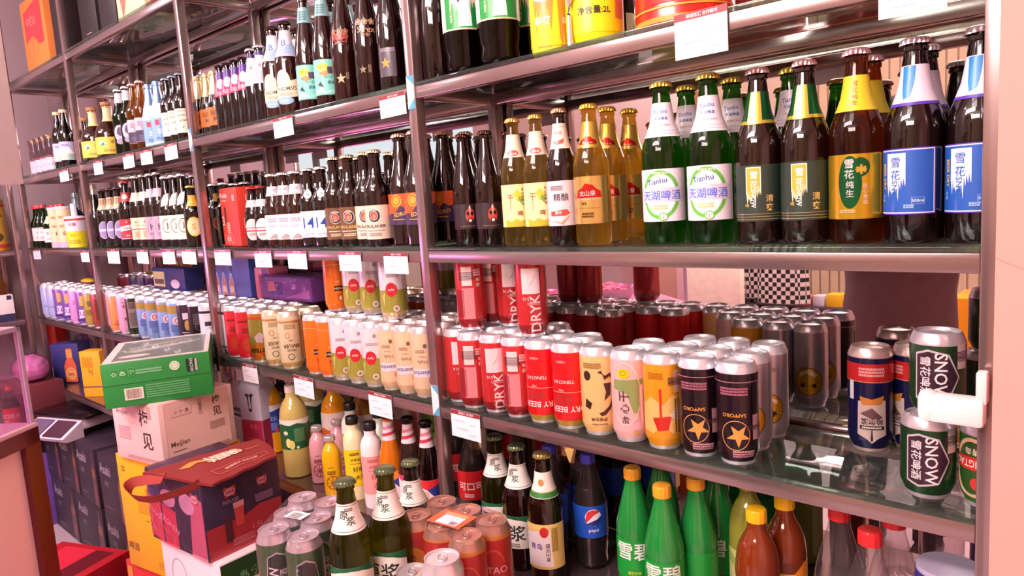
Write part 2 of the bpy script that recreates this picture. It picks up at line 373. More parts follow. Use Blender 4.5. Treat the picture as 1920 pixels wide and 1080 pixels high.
# ---- middle shelf, right bay
bottle('mask_bottle', 'slope', .0275, .231, 'dark', '23080a', ('crown', '3a1a18'), (34, 86, 100, '2b1c22', [
    ('e', 4, 62, 9.5, 15, 'c8453c'), ('e', 0, 66, 3.2, 4, '1c1012'), ('e', 8.5, 66, 3.2, 4, '1c1012'), ('p', [(2, 79), (4, 84), (6, 79), (4, 60)], 'e8b9a0'), ('e', 4, 52, 5.5, 4.5, '1c1012'), ('e', 4, 51.5, 3.2, 3, 'f0d8c8'), ('r', 4, 40, 44, .7, 'a08062')]))
def dragon(d=None): return [('p', [(-22, 36), (22, 36), (22, 50), (10, 47), (0, 52), (-9, 46), (-22, 51)], 'c8b030'), ('t', '干', -9, 92, 13, 'd84a36'), ('r', -9, 80, 1, 26, 'c05a48'),
    ('p', [(-4, 100), (6, 108), (14, 98), (18, 88), (9, 92), (4, 84), (1, 94)], 'd8c23a'), ('p', [(8, 96), (16, 90), (12, 80), (6, 88)], '7c9a3c'), ('t', '啤', 9, 62, 11, '9a5a48'), ('t', '龙', 15, 108, 5, '6b5c50'), ('t', '山', 15, 101, 5, '6b5c50'), ('t', '泉', 15, 94, 5, '6b5c50'), ('t', '啤', 15, 87, 5, '6b5c50'), ('t', '酒', 15, 80, 5, '6b5c50')]
bottle('cream_label_bottle', 'lager', .029, .246, 'glass', 'd8c48a', ('crown', 'd8a04a'), (36, 118, 95, 'f2e2a0', dragon()),
    (170, 214, 110, 'f4dcc4', [('e', 0, 178, 9, 6, 'c8504a'), ('t', '龙山泉', 0, 177, 4, W)]))
bottle('silver_label_bottle', 'lager', .029, .25, 'dark', '2a0e12', ('crown', 'c88a6a'), (36, 118, 95, 'd8c8d0', [('t', '精酿', 2, 88, 14, '3c2c30'), ('p', [(-20, 62), (12, 66), (18, 58), (8, 54), (-20, 54)], 'c84838'), ('t', '原汁', -4, 60, 6, W), ('p', [(-18, 46), (0, 42), (18, 56), (4, 38)], 'e0905a'), ('l', -6, 108, 24, 3, 3, '8a7a80')]),
    (176, 222, 110, 'f0d8cc', [('p', [(-9, 188), (10, 194), (8, 186), (-2, 182)], 'd05848'), ('r', 0, 216, 30, .8, 'c87868'), ('l', 0, 206, 14, 2, 3, 'a88880')]))
def mound(z, s): return [('p', [(-15*s, z), (-13*s, z+8*s), (-7*s, z+11*s), (-3*s, z+16*s), (5*s, z+14*s), (9*s, z+10*s), (14*s, z+7*s), (15*s, z)], 'c92b22')]
bottle('gold_bottle', 'lager', .033, .25, 'glass', 'f6d878', ('crown', 'e0b040'), (38, 122, 72, 'd8b868', mound(84, 1.6)+[('t', '龙山泉', -2, 92, 10, W), ('t', 'LONGSHANQUAN', -1, 82, 4.2, W), ('t', '纯生', -8, 74, 5, '5a3a1c'), ('r', 0, 66, 40, .5, '8a6a30'), ('l', -2, 56, 22, 2, 5, '7a5a2c')], 'foil'),
    (172, 218, 110, 'e0be5c', mound(178, .95)+[('t', '龙山泉', 0, 182, 5, W)], 'foil'))
bottle('green_lake_bottle', 'lager', .0365, .267, 'glass', '5ca83a', ('crown', 'd8b050'), (38, 124, 72, 'ece2ec', [('o', -1, 82, 33, 40, 6, '66bb44'), ('e', -1, 82, 26, 33, 'f8f4f4'), ('r', 0, 82, 78, 24, 'd4c8d8'),
    ('t', '天湖啤酒', 0, 81, 16, '4a6fd8'), ('t', 'Tianhu', -6, 104, 9, '2c4f9a', 8), ('t', '优质生态 清爽型', 0, 117.5, 3.6, W), ('e', 3, 46, 8, 7, '66bb44'), ('e', 3, 46, 6, 5.2, W), ('t', '12°', 3, 46, 6, 'c86a70'), ('l', -2, 64, 26, 2, 4, 'd8c88a')]),
    (176, 232, 115, 'ece0ea', [('t', 'Tianhu', -1, 217, 7, '3a62c0', 5), ('t', '天湖啤酒', 1, 206, 5.5, '3a5ab0'), ('t', 'SUPCYAN', 4, 195, 3.6, 'd8868a'), ('r', 0, 186, 60, .8, 'c8b8c8'), ('r', 0, 181, 60, .8, 'c8b8c8')]))
def brush(s0, w, z0, z1, col):
    r = random.Random(5); n = 9; top = [(s0-w/2, z1), (s0+w/2, z1)]; bot = []
    for i in range(n): bot += [(s0+w/2-w*(i+.2)/n, z0+r.uniform(0, 18)+abs(i-n/2)*3), (s0+w/2-w*(i+.8)/n, z0+r.uniform(14, 26)+abs(i-n/2)*3)]
    return ('p', [top[0], (top[0][0], z0+28)]+bot[::-1]+[(top[1][0], z0+28), top[1]], col)
def snowv(s, z, col, sz=13): return [('t', '雪', s, z, sz, col), ('t', '花', s, z-sz*1.25, sz, col), ('t', 'SNOW', s-1, z-sz*3.1, sz*.62, col, -90)]
bottle('green_gold_bottle', 'lager', .0345, .262, 'dark', '2a130c', ('crown', 'cfa0a0'), (34, 118, 76, '23362c', [brush(-9, 22, 48, 115, 'f4ecd0'), brush(-9, 19, 51, 113.5, 'c0a838')]+snowv(-8, 103, W, 11)+[('t', '清', 14, 68, 11, 'd0b060'), ('t', '爽', 14, 55, 11, 'd0b060'), ('r', 0, 45, 78, .8, 'a08a58'), ('r', 0, 41, 78, .8, 'a08a58'), ('r', 0, 37, 78, .8, 'a08a58'), ('t', '啤', -18, 58, 6, 'b8a040')]),
    (178, 226, 115, '1f6b40', [('r', -4, 202, 16, 48, 'e0c458'), ('t', '雪', -4, 216, 8, W), ('t', '花', -4, 207, 8, W), ('r', 0, 181, 80, 5, 'e0d060')], 'foil'))
bottle('gold_green_bottle', 'lager', .0355, .265, 'glass', 'b87430', ('crown', 'dcb0b8'), (34, 122, 80, 'c8a828', [('e', -5, 84, 15, 36, '1d6438'), ('e', 8, 104, 12, 13, '1d6438'), ('t', '雪', -6, 109, 12, W), ('t', '花', -6, 95, 12, W), ('t', '纯', -5, 81, 10, W), ('t', '生', -5, 69, 10, W),
    ('r', 9, 101, 14, 1.7, 'd8c24a'), ('t', '✱', 9, 101, 13, 'd8c24a'), ('t', '匠', 14, 78, 6, 'f0e8c0'), ('t', '心', 14, 71, 6, 'f0e8c0'), ('t', '营', 14, 64, 6, 'f0e8c0'), ('t', '造', 14, 57, 6, 'f0e8c0'), ('l', -8, 46, 20, 2, 2.6, 'f6e8b0'), ('r', 34, 78, 1, 88, '8a6a18')], 'foil'),
    (180, 228, 120, 'e0c82a', [('t', '雪', 0, 217, 8, '8a7414'), ('t', '花', 0, 208, 8, '8a7414'), ('t', '纯', 0, 199, 7, '8a7414'), ('t', '生', 0, 191, 7, '8a7414')]))
bottle('blue_label_bottle', 'lager', .0363, .266, 'dark', '1e0d10', ('crown', 'e0ccd4'), (38, 124, 66, '4a2ca0', [('r', 0, 81, 80, 83, 'e8d8ec'), ('r', 0, 81, 77, 80, '1b55b0'), brush(-7, 26, 50, 118, 'e4dcec')]+snowv(-7, 106, '1c66b4', 13)+[('t', 'BEER DRY', -25, 88, 5.5, 'd8b850', -90), ('t', '干啤', -27, 60, 5, '8ab0e8', -90), ('r', 20, 56, 15, 9, '8ab0e8'), ('r', 20, 56, 14, 8, '1b55b0'), ('t', '500ml', 20, 56, 4, 'c8dcf4'), ('l', 10, 50, 12, 2, 2.6, 'a0c0ec')]),
    (178, 230, 120, 'e4d6e6', [('r', 0, 180, 90, 4, '5a34b0'), ('p', [(-9, 229), (10, 229), (8, 210), (4, 190), (-2, 186), (-6, 200)], '2c86cc'), ('t', '雪', 0, 219, 8, W), ('t', '花', 0, 210, 8, W), ('t', '干啤', 0, 200, 5.5, W)]))
# ---- middle shelf, second bay
bottle('orange_wheat_bottle', 'slope', .035, .254, 'dark', '2c0d0e', ('crown', 'd8a888'), (48, 118, 115, '3d2a55', [('p', [(-50, 118), (50, 118), (50, 96), (10, 84), (-4, 92), (-16, 76), (-50, 70)], 'ea5a26'), ('o', -13, 102, 13, 14, 2.5, 'f0a838'), ('e', -13, 102, 8, 9, 'f0a030'), ('t', 'EDRO', -4, 72, 9, 'f0b030', 8), ('t', '小麦啤酒', 19, 84, 4, 'c8a0d8', -90), ('r', -10, 60, 30, 1.5, 'f0b030')]))
def church(bg, tc, t2): return (18, 96, 105, bg, [('e', 0, 72, 14.5, 16, '282a44'), ('o', 0, 72, 14.5, 16, 1.2, 'e8d8c0'), ('e', -1, 72, 9.5, 10.5, 'f0dcd0'), ('e', -1, 72, 8.5, 9.5, 'd85048'), ('e', 0, 70, 4, 5.5, 'c09060'), ('t', 'PAULANER', 0, 48, 7.4, tc), ('r', 0, 38, 42, 2.4, t2), ('t', 'WEISSBIER', 0, 84, 2.6, W), ('l', 0, 31, 30, 2, 4, t2)])
bottle('brown_church_bottle', 'steep', .0305, .222, 'dark', '301408', ('crown', 'd8c098'), church('6b4a2c', 'e0b468', 'd8c8b0'))
bottle('cream_church_bottle', 'steep', .0305, .223, 'dark', '2a1010', ('crown', 'd8b890'), church('e6cdb8', '3a3438', 'a09098'))
bottle('fourteen_bottle', 'steep', .0285, .203, 'dark', '240c08', ('crown', 'e8d8dc'), (24, 92, 110, 'eef0fa', [('t', '14', -3, 62, 27, '2048a8'), ('l', 0, 34, 34, 2, 4, 'a8b4d0')]), (124, 150, 45, None, [('e', 0, 137, 9.5, 12, 'f0f0f6'), ('t', 'A', 0, 137, 10, '48567a')]))
bottle('white_label_bottle', 'slim', .0285, .201, 'dark', '4a2210', ('crown', 'f0e8ee'), (20, 88, 110, 'eceaf4', [('l', 0, 76, 34, 2, 6, '9a9cb4'), ('l', -4, 58, 22, 2, 3.4, 'b0b2c8'), ('p', [(-16, 22), (12, 22), (8, 32), (0, 36), (-10, 30)], 'b0a0a0')]), (140, 166, 110, 'ece8f2', [('l', 0, 158, 20, 2, 4, 'a0a2b8'), ('p', [(-8, 142), (8, 142), (0, 149)], 'c8a8a0')]))
bottle('red_band_bottle', 'slim', .0265, .172, 'dark', '240a08', ('crown', 'b03a34'), (18, 82, 110, None, [('e', 0, 50, 24, 31, 'f0e2e0'), ('r', 0, 50, 46, 12, 'cf3a36'), ('l', 0, 51, 40, 1, 9, W), ('l', 0, 38, 24, 2, 4, 'b08a88')]), (114, 134, 110, 'ecdfe6', [('t', 'B', 0, 124, 8, 'b0a0a8')]))
bottle('swing_top_bottle', 'steep', .031, .2, 'dark', '0d0605', ('crown', 'd8c8c8'), (40, 104, 60, None, [('e', 0, 72, 16, 22, '6a2a14'), ('o', 0, 72, 16, 22, 2, 'b8622c')]), (140, 168, 40, None, [('p', [(-6, 168), (6, 168), (4, 142), (-4, 142)], 'd0a040')]))
# ---- middle shelf, first bay
bottle('dark_wine_bottle', 'champ', .036, .265, 'dark', '0d1208', ('foil', 'c8c0bc', .84))
bottle('lilac_label_bottle', 'steep', .029, .232, 'dark', '160a10', ('crown', '40302c'), (34, 104, 95, None, [('e', 0, 68, 21, 35, 'd8d4e8'), ('e', 0, 68, 19, 33, '8f86b8'), ('r', 0, 68, 36, 10, 'c8c0dc'), ('t', '德式', 0, 68, 8, 'f0ecf8')]), (150, 196, 110, 'dcb894', [('l', 0, 188, 18, 4, 6, '8a6a50')]))
bottle('red_cross_bottle', 'lager', .031, .25, 'dark', '1c0c10', ('crown', '983030'), (30, 106, 110, 'b8383e', [('p', [(-40, 58), (40, 70), (40, 88), (-40, 76)], 'ece4ee'), ('t', 'Sasul', 0, 73, 10, '28242c'), ('t', 'B', 0, 96, 7, 'e8c8cc'), ('t', '啤酒', 0, 44, 7, 'e8c8cc'), ('r', 0, 33, 80, 2, 'f0e0e4')]), (172, 206, 115, 'cc3a36', [('e', 0, 190, 10, 9, 'f0dada')]))
bottle('tan_label_bottle', 'lager', .031, .262, 'dark', '2a100c', ('crown', 'd8c0b4'), (28, 108, 110, 'e2d0b4', [('t', '♣♣', 0, 92, 9, 'a8824a'), ('r', 0, 80, 80, 1, 'a07858'), ('r', 0, 66, 80, 3, 'a85048'), ('l', 0, 56, 30, 4, 6, 'b8a488')]), (168, 200, 110, 'ecdcbc', []))
bottle('mauve_label_bottle', 'lager', .031, .262, 'dark', '241018', ('crown', 'd8b8bc'), (28, 108, 110, 'b8a0b4', [('o', 0, 68, 20, 34, 1.5, '786078'), ('t', 'hl', 0, 72, 22, '40304a'), ('l', 0, 50, 24, 2, 4, '8a7088')]), (176, 206, 110, 'd8b0c0', []))
bottle('diagonal_label_bottle', 'slope', .031, .243, 'dark', '1c0c0c', ('crown', 'e0cccc'), (26, 108, 105, 'efe8d2', [('o', -2, 72, 18, 24, 2.4, '38343a'), ('o', -2, 72, 13, 18, 1, '8a8480'), ('t', 'J', -2, 72, 22, '30303a')]), (130, 184, 90, None, [('p', [(-16, 138), (4, 144), (14, 184), (-6, 178), (-16, 160)], 'efe8dc'), ('o', -4, 158, 6, 8, 1, '504850')]))
bottle('yellow_round_bottle', 'steep', .031, .2, 'dark', '100808', ('crown', 'c8a050'), (30, 100, 110, None, [('e', 0, 66, 24, 32, 'e8b840'), ('e', -2, 66, 20, 27, 'e2d2a4'), ('t', 'S', 0, 66, 20, 'c89838')]), (132, 168, 50, 'e0a838', []))
# ---- middle shelf, corner bay
bottle('green_rice_wine_bottle', 'soju', .032, .204, 'glass', '2f8a3c', ('screw', 'cc3038', 16, 16), (32, 96, 100, 'e4ded8', [('t', '이슬', -2, 72, 14, '6a6a6a'), ('l', 0, 52, 34, 3, 5, 'a8a2a2'), ('r', 0, 92, 70, 2, 'b0443c')]))
bottle('foil_leaf_bottle', 'soju', .032, .19, 'glass', '2f8a3c', ('screw', '403c3c', 14, 14), (24, 88, 100, 'ece6e0', [('t', '真露', 0, 66, 15, '88807c'), ('l', 0, 42, 34, 2, 5, 'a8a2a2')]), (112, 146, 60, 'a8c8a8', []))
KINDS['cream_tube'] = dict(parts=[('body', MB().lathe([(0, 0), (.033, 0), (.033, .176), (0, .176)], M('paper', 'e8caa0'), 28, mats=[M('paper', 'e8caa0')]*3).mesh('body'), -1),
    ('print', label_mesh('print', [(.033, 0), (.033, .176)], .0, .176, 180, None, [('r', 0, 12, 206, 24, 'c0a8bc'), ('t', '印', 8, 62, 20, '3c2c24'), ('l', -4, 140, 20, 3, 4, 'b08a5c'), ('l', -4, 100, 20, 3, 4, 'b08a5c')]), 0),
    ('lid', MB().lathe([(.0345, .172), (.0345, .184), (0, .184)], M('plastic', 'd8ccd4'), 28).mesh('lid'), -1)], R=.034, H=.184, cat='tube')
KINDS['yellow_cup'] = dict(parts=[('body', MB().lathe([(0, 0), (.036, 0), (.04, .07), (.041, .125), (0, .125)], M('paper', 'e6dce8'), 28).mesh('body'), -1),
    ('print', label_mesh('print', [(.036, 0), (.04, .07), (.041, .125)], .0, .07, 180, 'e8d820', [('t', '优惠', 0, 100, 14, 'a04a5c'), ('r', 0, 122, 240, 10, 'cc2c30'), ('t', '酸梅', 0, 52, 12, 'a89a1c'), ('l', 0, 30, 50, 3, 6, 'b0a41c')]), 0),
    ('lid', MB().lathe([(.043, .125), (.04, .135), (.012, .137), (.012, .19), (0, .19)], M('plastic', 'e8e0ea'), 28).mesh('lid'), -1)], R=.043, H=.19, cat='cup')
bottle('seven_bottle', 'globe', .05, .25, 'dark', '141014', ('foil', '9ab0c0', .72), (16, 110, 110, None, [('e', 0, 40, 40, 30, '8fa8c0'), ('e', 0, 40, 34, 25, 'd0dce8'), ('t', '7', -8, 104, 44, 'f0e030')]))
# ---- upper shelf, second bay
bottle('gold_neck_bottle', 'champ', .0262, .187, 'dark', '100806', ('foil', 'e2cfa0', .62), (24, 78, 110, 'c87838', [('r', 26, 50, 14, 54, 'a8a060'), ('l', -2, 66, 26, 3, 5, '8a4a20'), ('t', 'M', 0, 44, 14, '703014')]))
bottle('pink_neck_bottle', 'slim', .0228, .189, 'dark', '200c18', ('crown', '281418'), None, (96, 168, 180, 'd8306a', [('r', 0, 158, 90, 22, '583a90'), ('e', 0, 134, 12, 15, 'f0e4f0'), ('t', 'Id', 0, 134, 11, '5a3a90'), ('l', 0, 110, 20, 3, 4, 'f0b8c8')]))
bottle('white_neck_bottle', 'slim', .024, .203, 'dark', '16101c', ('crown', 'e8dcf0'), None, (100, 186, 180, 'ece6f2', [('r', 0, 181, 90, 10, '3c2a70'), ('t', '❦', 0, 150, 12, 'd88a8a'), ('l', 0, 132, 22, 6, 5, 'b8b4c8')]))
bottle('cream_shield_bottle', 'lager', .0335, .24, 'dark', '48180f', ('crown', '3c2420'), (24, 112, 110, None, [('e', -8, 82, 20, 32, 'f0dcc0'), ('p', [(-34, 40), (28, 46), (34, 92), (12, 86), (-34, 72)], 'f0dcc0'), ('t', 'THOMSIS', -2, 66, 10, '4a3a30', 4), ('l', -2, 54, 34, 2, 4, 'b09a80'), ('e', -6, 36, 22, 10, '8fb8dc'), ('l', -6, 36, 24, 1, 4, W)]),
    (148, 216, 180, 'e4e2ee', [('p', [(-60, 150), (60, 150), (60, 178), (20, 186), (0, 172), (-60, 182)], 'a4bce0'), ('t', 'B', 0, 184, 16, '4a6ea8'), ('t', 'VIS', 0, 206, 6, 'a0988c')]))
bottle('teal_label_bottle', 'slope', .0315, .285, 'dark', '3a1110', ('crown', '221414'), (26, 110, 115, '7fd0c4', [('e', -4, 92, 15, 10, 'f0e040'), ('t', 'TOKYO', -4, 92, 7, '807820'), ('r', 18, 84, 22, 16, '48405c'), ('p', [(-16, 78), (2, 84), (12, 74), (-4, 70)], 'e08848'), ('t', 'ロードー', 12, 68, 6, '2a5c58'), ('t', 'IPA', 14, 55, 8, '245a58'), ('p', [(-40, 30), (-10, 46), (0, 34), (24, 40), (40, 30)], '9ee0d0'), ('p', [(-20, 50), (-12, 58), (-4, 44)], '3a4a3c')]),
    (214, 252, 115, '88b8bc', [('l', 0, 240, 20, 4, 6, '4a7a80')]), None)
def starb(key, col, extra, nc): bottle(key, 'slope', .0325, .285, 'dark', col, ('foil', nc, .86), (24, 200, 115, None, extra))
starb('gold_star_bottle', '3a1010', [('*', -4, 54, 13, 'b8a878'), ('l', 14, 60, 16, 2, 4, '786858', 1), ('e', 0, 150, 22, 8, '9a3a2c'), ('t', '❀❀❀', 0, 162, 14, 'b87858'), ('t', 'RED', 0, 144, 16, '9a2a24'), ('p', [(-18, 132), (-4, 138), (12, 130), (-2, 134)], 'a86a50')], 'd02c34')
starb('flower_star_bottle', '2e0c10', [('*', -12, 60, 10, '7a6a4a'), ('l', 6, 62, 18, 2, 4, '786858', 1), ('t', '❀❀❀', 0, 166, 15, 'c8a080'), ('t', 'Strex', 2, 148, 14, 'b88868'), ('t', '❀❀', 0, 136, 9, 'a87858')], 'e8b8b8')
starb('grey_square_bottle', '200a0e', [('r', -3, 62, 42, 62, '4c4450'), ('*', -6, 60, 13, 'd0903c'), ('l', 0, 90, 34, 2, 4, '908890')], '301418')
bottle('tall_dark_bottle', 'slope', .04, .30, 'dark', '180608', ('foil', '280c10', .88))
# ---- upper shelf, first bay
bottle('corked_dark_bottle', 'globe', .04, .215, 'dark', '120a08', ('cork', 'b07848'))
bottle('yellow_label_round_bottle', 'globe', .05, .213, 'dark', '4a1e0a', ('cork', 'b87c50'), (14, 78, 60, 'e6c850', [('e', -14, 54, 12, 12, 'b8d8e0'), ('p', [(-22, 44), (-4, 48), (-10, 62)], '5a8a48'), ('t', '酒', 22, 60, 12, '8a7028'), ('l', 10, 30, 40, 2, 5, 'a88a38')]), (140, 196, 110, 'ecd898', []))
bottle('shield_green_bottle', 'lager', .030, .237, 'glass', '3e6e2c', ('crown', 'e8dce0'), (30, 108, 105, None, [('e', 0, 76, 24, 30, 'c0b8cc'), ('e', 0, 82, 12, 16, '4c4660'), ('t', 'Bergen', 0, 76, 9, '40405c'), ('e', 0, 46, 18, 10, '9a92a8')]), (186, 222, 110, 'e8e4f0', []))
bottle('plum_gold_bottle', 'lager', .030, .237, 'glass', 'd0a040', ('crown', 'e0c0c4'), (26, 108, 105, 'd0b8c4', [('r', 0, 46, 80, 38, '3c3450'), ('l', 0, 94, 34, 3, 6, '9a7a88'), ('t', 'S', 0, 72, 14, 'a04a58'), ('l', 0, 46, 30, 3, 6, '6a6080')]))
M('plastic', 'dfe8f2')
bottle('blue_neck_bottle', 'champ', .0285, .213, 'plastic', 'e2e8f2', ('foil', '8cb0e0', .66), (14, 92, 180, '7fa8dc', [('r', -6, 76, 14, 18, 'c83c54'), ('t', 'Blanc', 0, 24, 8, '3c5ca8'), ('l', 6, 52, 26, 3, 6, 'c8dcf4')]))
bottle('cream_text_bottle', 'steep', .0262, .212, 'dark', '1c0a08', ('crown', '8090a0'), (22, 98, 105, 'f0e8d0', [('t', 'andere', 0, 78, 9, '6a6458'), ('t', 'edel', 0, 62, 9, '6a6458'), ('t', '♪', 0, 42, 12, '6a6458'), ('l', 0, 90, 30, 1, 4, 'a89e88')]))
bottle('small_yellow_cap_bottle', 'cyl', .026, .17, 'pet', 'd8c8d0', ('screw', 'e0c060', 13, 14), (6, 80, 110, 'cfc4d4', [('t', '米酒', 0, 40, 16, '8aa8b8'), ('r', 0, 76, 150, 10, '803848'), ('r', 0, 10, 150, 8, 'a04858')]))
bottle('picture_label_bottle', 'lager', .030, .25, 'dark', '140808', ('screw', 'e0c8a0', 15, 14), (34, 112, 110, 'c8c0e0', [('p', [(-36, 62), (-18, 88), (-4, 66), (12, 92), (36, 60)], 'f0f0f4'), ('r', 0, 46, 80, 20, 'a8c8b4'), ('l', 0, 100, 30, 2, 5, '6a70b8')]))
# ---- upper shelf, right bay
def bear(): return [('r', 0, 119, 80, 68, '1c9444'), ('p', [(-12, 90), (-10, 116), (-13, 132), (-12, 142), (-7, 146), (4, 147), (10, 149), (13, 144), (12, 132), (15, 112), (16, 90)], 'f2f0f4'), ('e', 8, 147, 3, 3, 'f2f0f4'), ('e', -9, 138, 3, 2.2, '303038'), ('e', -2, 141, .9, .9, '303038'), ('r', 0, 86, 84, 2, 'e8d8b0'), ('t', 'NORTHMAN', -26, 118, 5, 'f0ecc0', 90), ('p', [(-40, 150), (-28, 150), (-28, 88), (-40, 88)], '1c9444')]
bottle('bear_bottle', 'pet', .042, .3, 'glass', '3c2c14', ('screw', '1c8040', 15, 16), (84, 154, 80, 'e8e4c8', bear()))
P = [(0, .004), (.042, 0), (.052, .004), (.055, .02), (.055, .2), (.03, .225), (.02, .235), (0, .235)]
PR['keg'] = [(0, .02), (.76, 0), (.95, .02), (1, .08), (1, .85), (.55, .96), (.36, 1), (0, 1)]
bottle('yellow_keg', 'keg', .05, .235, 'plastic', 'e8dc10', None, (18, 200, 180, 'f0e210', [('r', 0, 160, 340, 70, 'e8d820'), ('p', [(-60, 120), (-40, 132), (-20, 128), (0, 136), (20, 128), (40, 134), (60, 120), (60, 112), (-60, 112)], 'a8a8b8'), ('t', '净含量:2L', -4, 54, 13, '2c2c1c'), ('t', '青岛', 44, 80, 15, 'e8e0d8'), ('p', [(36, 100), (66, 100), (62, 40), (34, 40)], 'c88048'), ('t', '青岛', 50, 76, 14, 'f0e8e0'), ('e', 51, 106, 15, 8, 'f0e4dc')]))
PR['cup'] = [(0, .02), (.7, 0), (.8, .01), (1, .5), (1.02, .8), (.9, 1), (0, 1)]
bottle('yellow_cup_keg', 'keg', .036, .2, 'plastic', 'e8d838', None, (14, 170, 180, 'ecdc30', [('p', [(-30, 12), (-4, 12), (4, 100), (-36, 100)], 'd08c3c'), ('e', -16, 100, 20, 10, 'f4ece0'), ('t', '鲜爽', -18, 58, 15, 'f4e8d8'), ('p', [(14, 12), (38, 12), (46, 100), (10, 100)], 'd08c3c'), ('e', 28, 100, 18, 9, 'f4ece0'), ('t', '味', 26, 56, 14, 'f4e8d8')]))
P = [(0, .0), (.088, .0), (.092, .004), (.09, .008), (.09, .2), (.092, .204), (0, .204)]
PR['tin'] = [(0, .0), (.96, 0), (1, .015), (.98, .035), (.98, .965), (1, .985), (0, 1)]
bottle('red_tin_barrel', 'tin', .082, .2, 'can', 'd22a1c', None, (6, 190, 180, None, [('r', 0, 12, 540, 8, 'e0902c'), ('r', 0, 30, 540, 3, 'd8a040'), ('p', [(-60, 36), (60, 36), (70, 80), (-70, 80)], 'c0221a'), ('t', '青岛啤酒', 0, 60, 22, 'e8b03c')]))
# ---- cans (500 ml, standing upside down)
def up(*a): return ('t',)+a[:5]+(180,)
CH = .162
can('red_white_can', .0312, CH, 'c22a2e', [('r', -3, 111, 36, 50, 'f0d8dc'), ('t', '1516', -12, 76, 7, 'f0c8c8', 180), ('t', 'DRYK', 4, 48, 20, 'f4d8d8', 90), ('t', 'TSINGTAO', 6, 27, 4, 'f0b8b8', 180), ('p', [(-8, 100), (4, 118), (8, 122), (0, 106)], 'd8b8c0'), ('l', 2, 68, 26, 2, 3, 'e09090')], zones=[(6, 24, '8e1820')])
can('red_barcode_can', .0312, CH, 'c43034', [('r', -9, 116, 22, 40, 'f0dadc'), ('b', -9, 116, 18, 34, 1), ('r', -8, 58, 26, 66, 'dc8a90'), ('l', -18, 58, 60, 7, 3.2, 'a02a38', 1), ('l', 14, 128, 16, 3, 5, 'f0d0d0'), ('t', '啤', 15, 108, 8, 'f4dcdc', 180), ('t', '酒', 15, 97, 8, 'f4dcdc', 180)], zones=[(6, 24, '8e1820')])
can('bright_red_can', .033, CH, 'd8141c', [('t', 'TSINGTAO', -6, 92, 6.5, 'f4dcdc', 180), ('r', 0, 72, 70, .8, 'f0c8c0'), ('t', '1903', -10, 76, 4, 'f0d0d0', 180), ('r', -8, 58, 34, 20, 'b8282a'), ('t', 'DRY BEER', 2, 40, 11, 'f8e8e8', 180), ('t', '中国青岛', -8, 130, 4.6, 'f0b0b0', 180)], band='dcdce4', zones=[(6, 18, 'c0a040')])
can('cream_brush_can', .033, CH, 'ecc27e', [('p', [(6, 118), (12, 122), (18, 104), (28, 110), (36, 100), (34, 74), (26, 56), (14, 46), (6, 44), (10, 38), (18, 40), (28, 50), (42, 72), (40, 104), (30, 116), (20, 112)], '4a2220'), ('p', [(16, 98), (30, 98), (28, 76), (16, 66), (20, 82)], '4a2220'), ('e', -14, 112, 7, 9, '3a2018'), ('p', [(-18, 70), (-6, 62), (-10, 50), (-20, 54)], '3a2018'), ('t', '野格生啤', 6, 32, 7, '6a3a28', 180), ('t', 'Raymond Beer', 6, 23, 4.6, '6a3a28', 180), ('l', -4, 134, 34, 3, 3.5, 'a07a48')], band='d8d8e0')
can('pink_smile_can', .033, CH, 'e8b8b8', [('p', [(-30, 112), (24, 114), (28, 60), (6, 54), (-6, 90), (-30, 96)], '90a060'), ('o', -8, 88, 28, 56, 1.6, 'e8e4e0'), ('e', -10, 124, 11, 9, 'f0d020'), ('o', -10, 125, 6, 4, .9, '8a6a10'), ('t', '干', -10, 84, 18, '5a4a4c', 90), ('t', '心', -10, 62, 16, '5a4a4c', 90), ('t', '动', -8, 42, 13, '5a4a4c', 90), ('r', 20, 70, 8, 70, 'e0a0b0'), ('l', 20, 70, 66, 1, 5, 'f4dce4', 1), ('e', 14, 32, 9, 8, 'e0b0c4'), ('e', 8, 20, 4, 3, 'e0b030')], band='dcdce4')
can('orange_wave_can', .033, CH, 'e09a1c', [('p', [(-40, 76), (-20, 92), (0, 78), (16, 96), (40, 78), (40, 24), (14, 30), (0, 44), (-18, 28), (-40, 34)], 'ecc070'), ('p', [(-18, 56), (14, 60), (8, 36), (-10, 34)], 'cc2c20'), ('r', -4, 78, 4, 56, 'cc3424'), ('p', [(10, 60), (30, 84), (40, 62), (26, 50)], 'f2e4d0'), ('r', 26, 118, 14, 38, 'e0a8a0'), ('b', 26, 118, 12, 34, 1), ('l', 26, 60, 60, 2, 5, '8a4a18', 1), ('l', -12, 132, 26, 3, 4, 'c07818')], band='d8d8e0')
def starcan(dx): return [('r', 0, 134, 206, 1, 'd8909c'), ('l', -4, 124, 44, 3, 4.4, 'b06a80'), ('o', -2+dx, 50, 22, 24, 1.3, 'd8a060'), ('*', 2+dx, 50, 19, 'e0a04c', 180), ('t', 'SAPPORO', -4+dx, 82, 6, 'e8a040', 180), ('l', 10, 24, 34, 3, 4, 'd8a0a8'), ('r', 30, 100, 12, 46, '1c0c14'), ('r', 30, 62, 11, 40, 'c898a0'), ('b', 30, 62, 8, 34, 1)]
can('black_star_can', .0325, CH, '180614', starcan(0)+[('o', 101, 50, 22, 24, 1.3, 'd8a060'), ('*', 103, 50, 19, 'e0a04c', 180)], band='dcdce6')
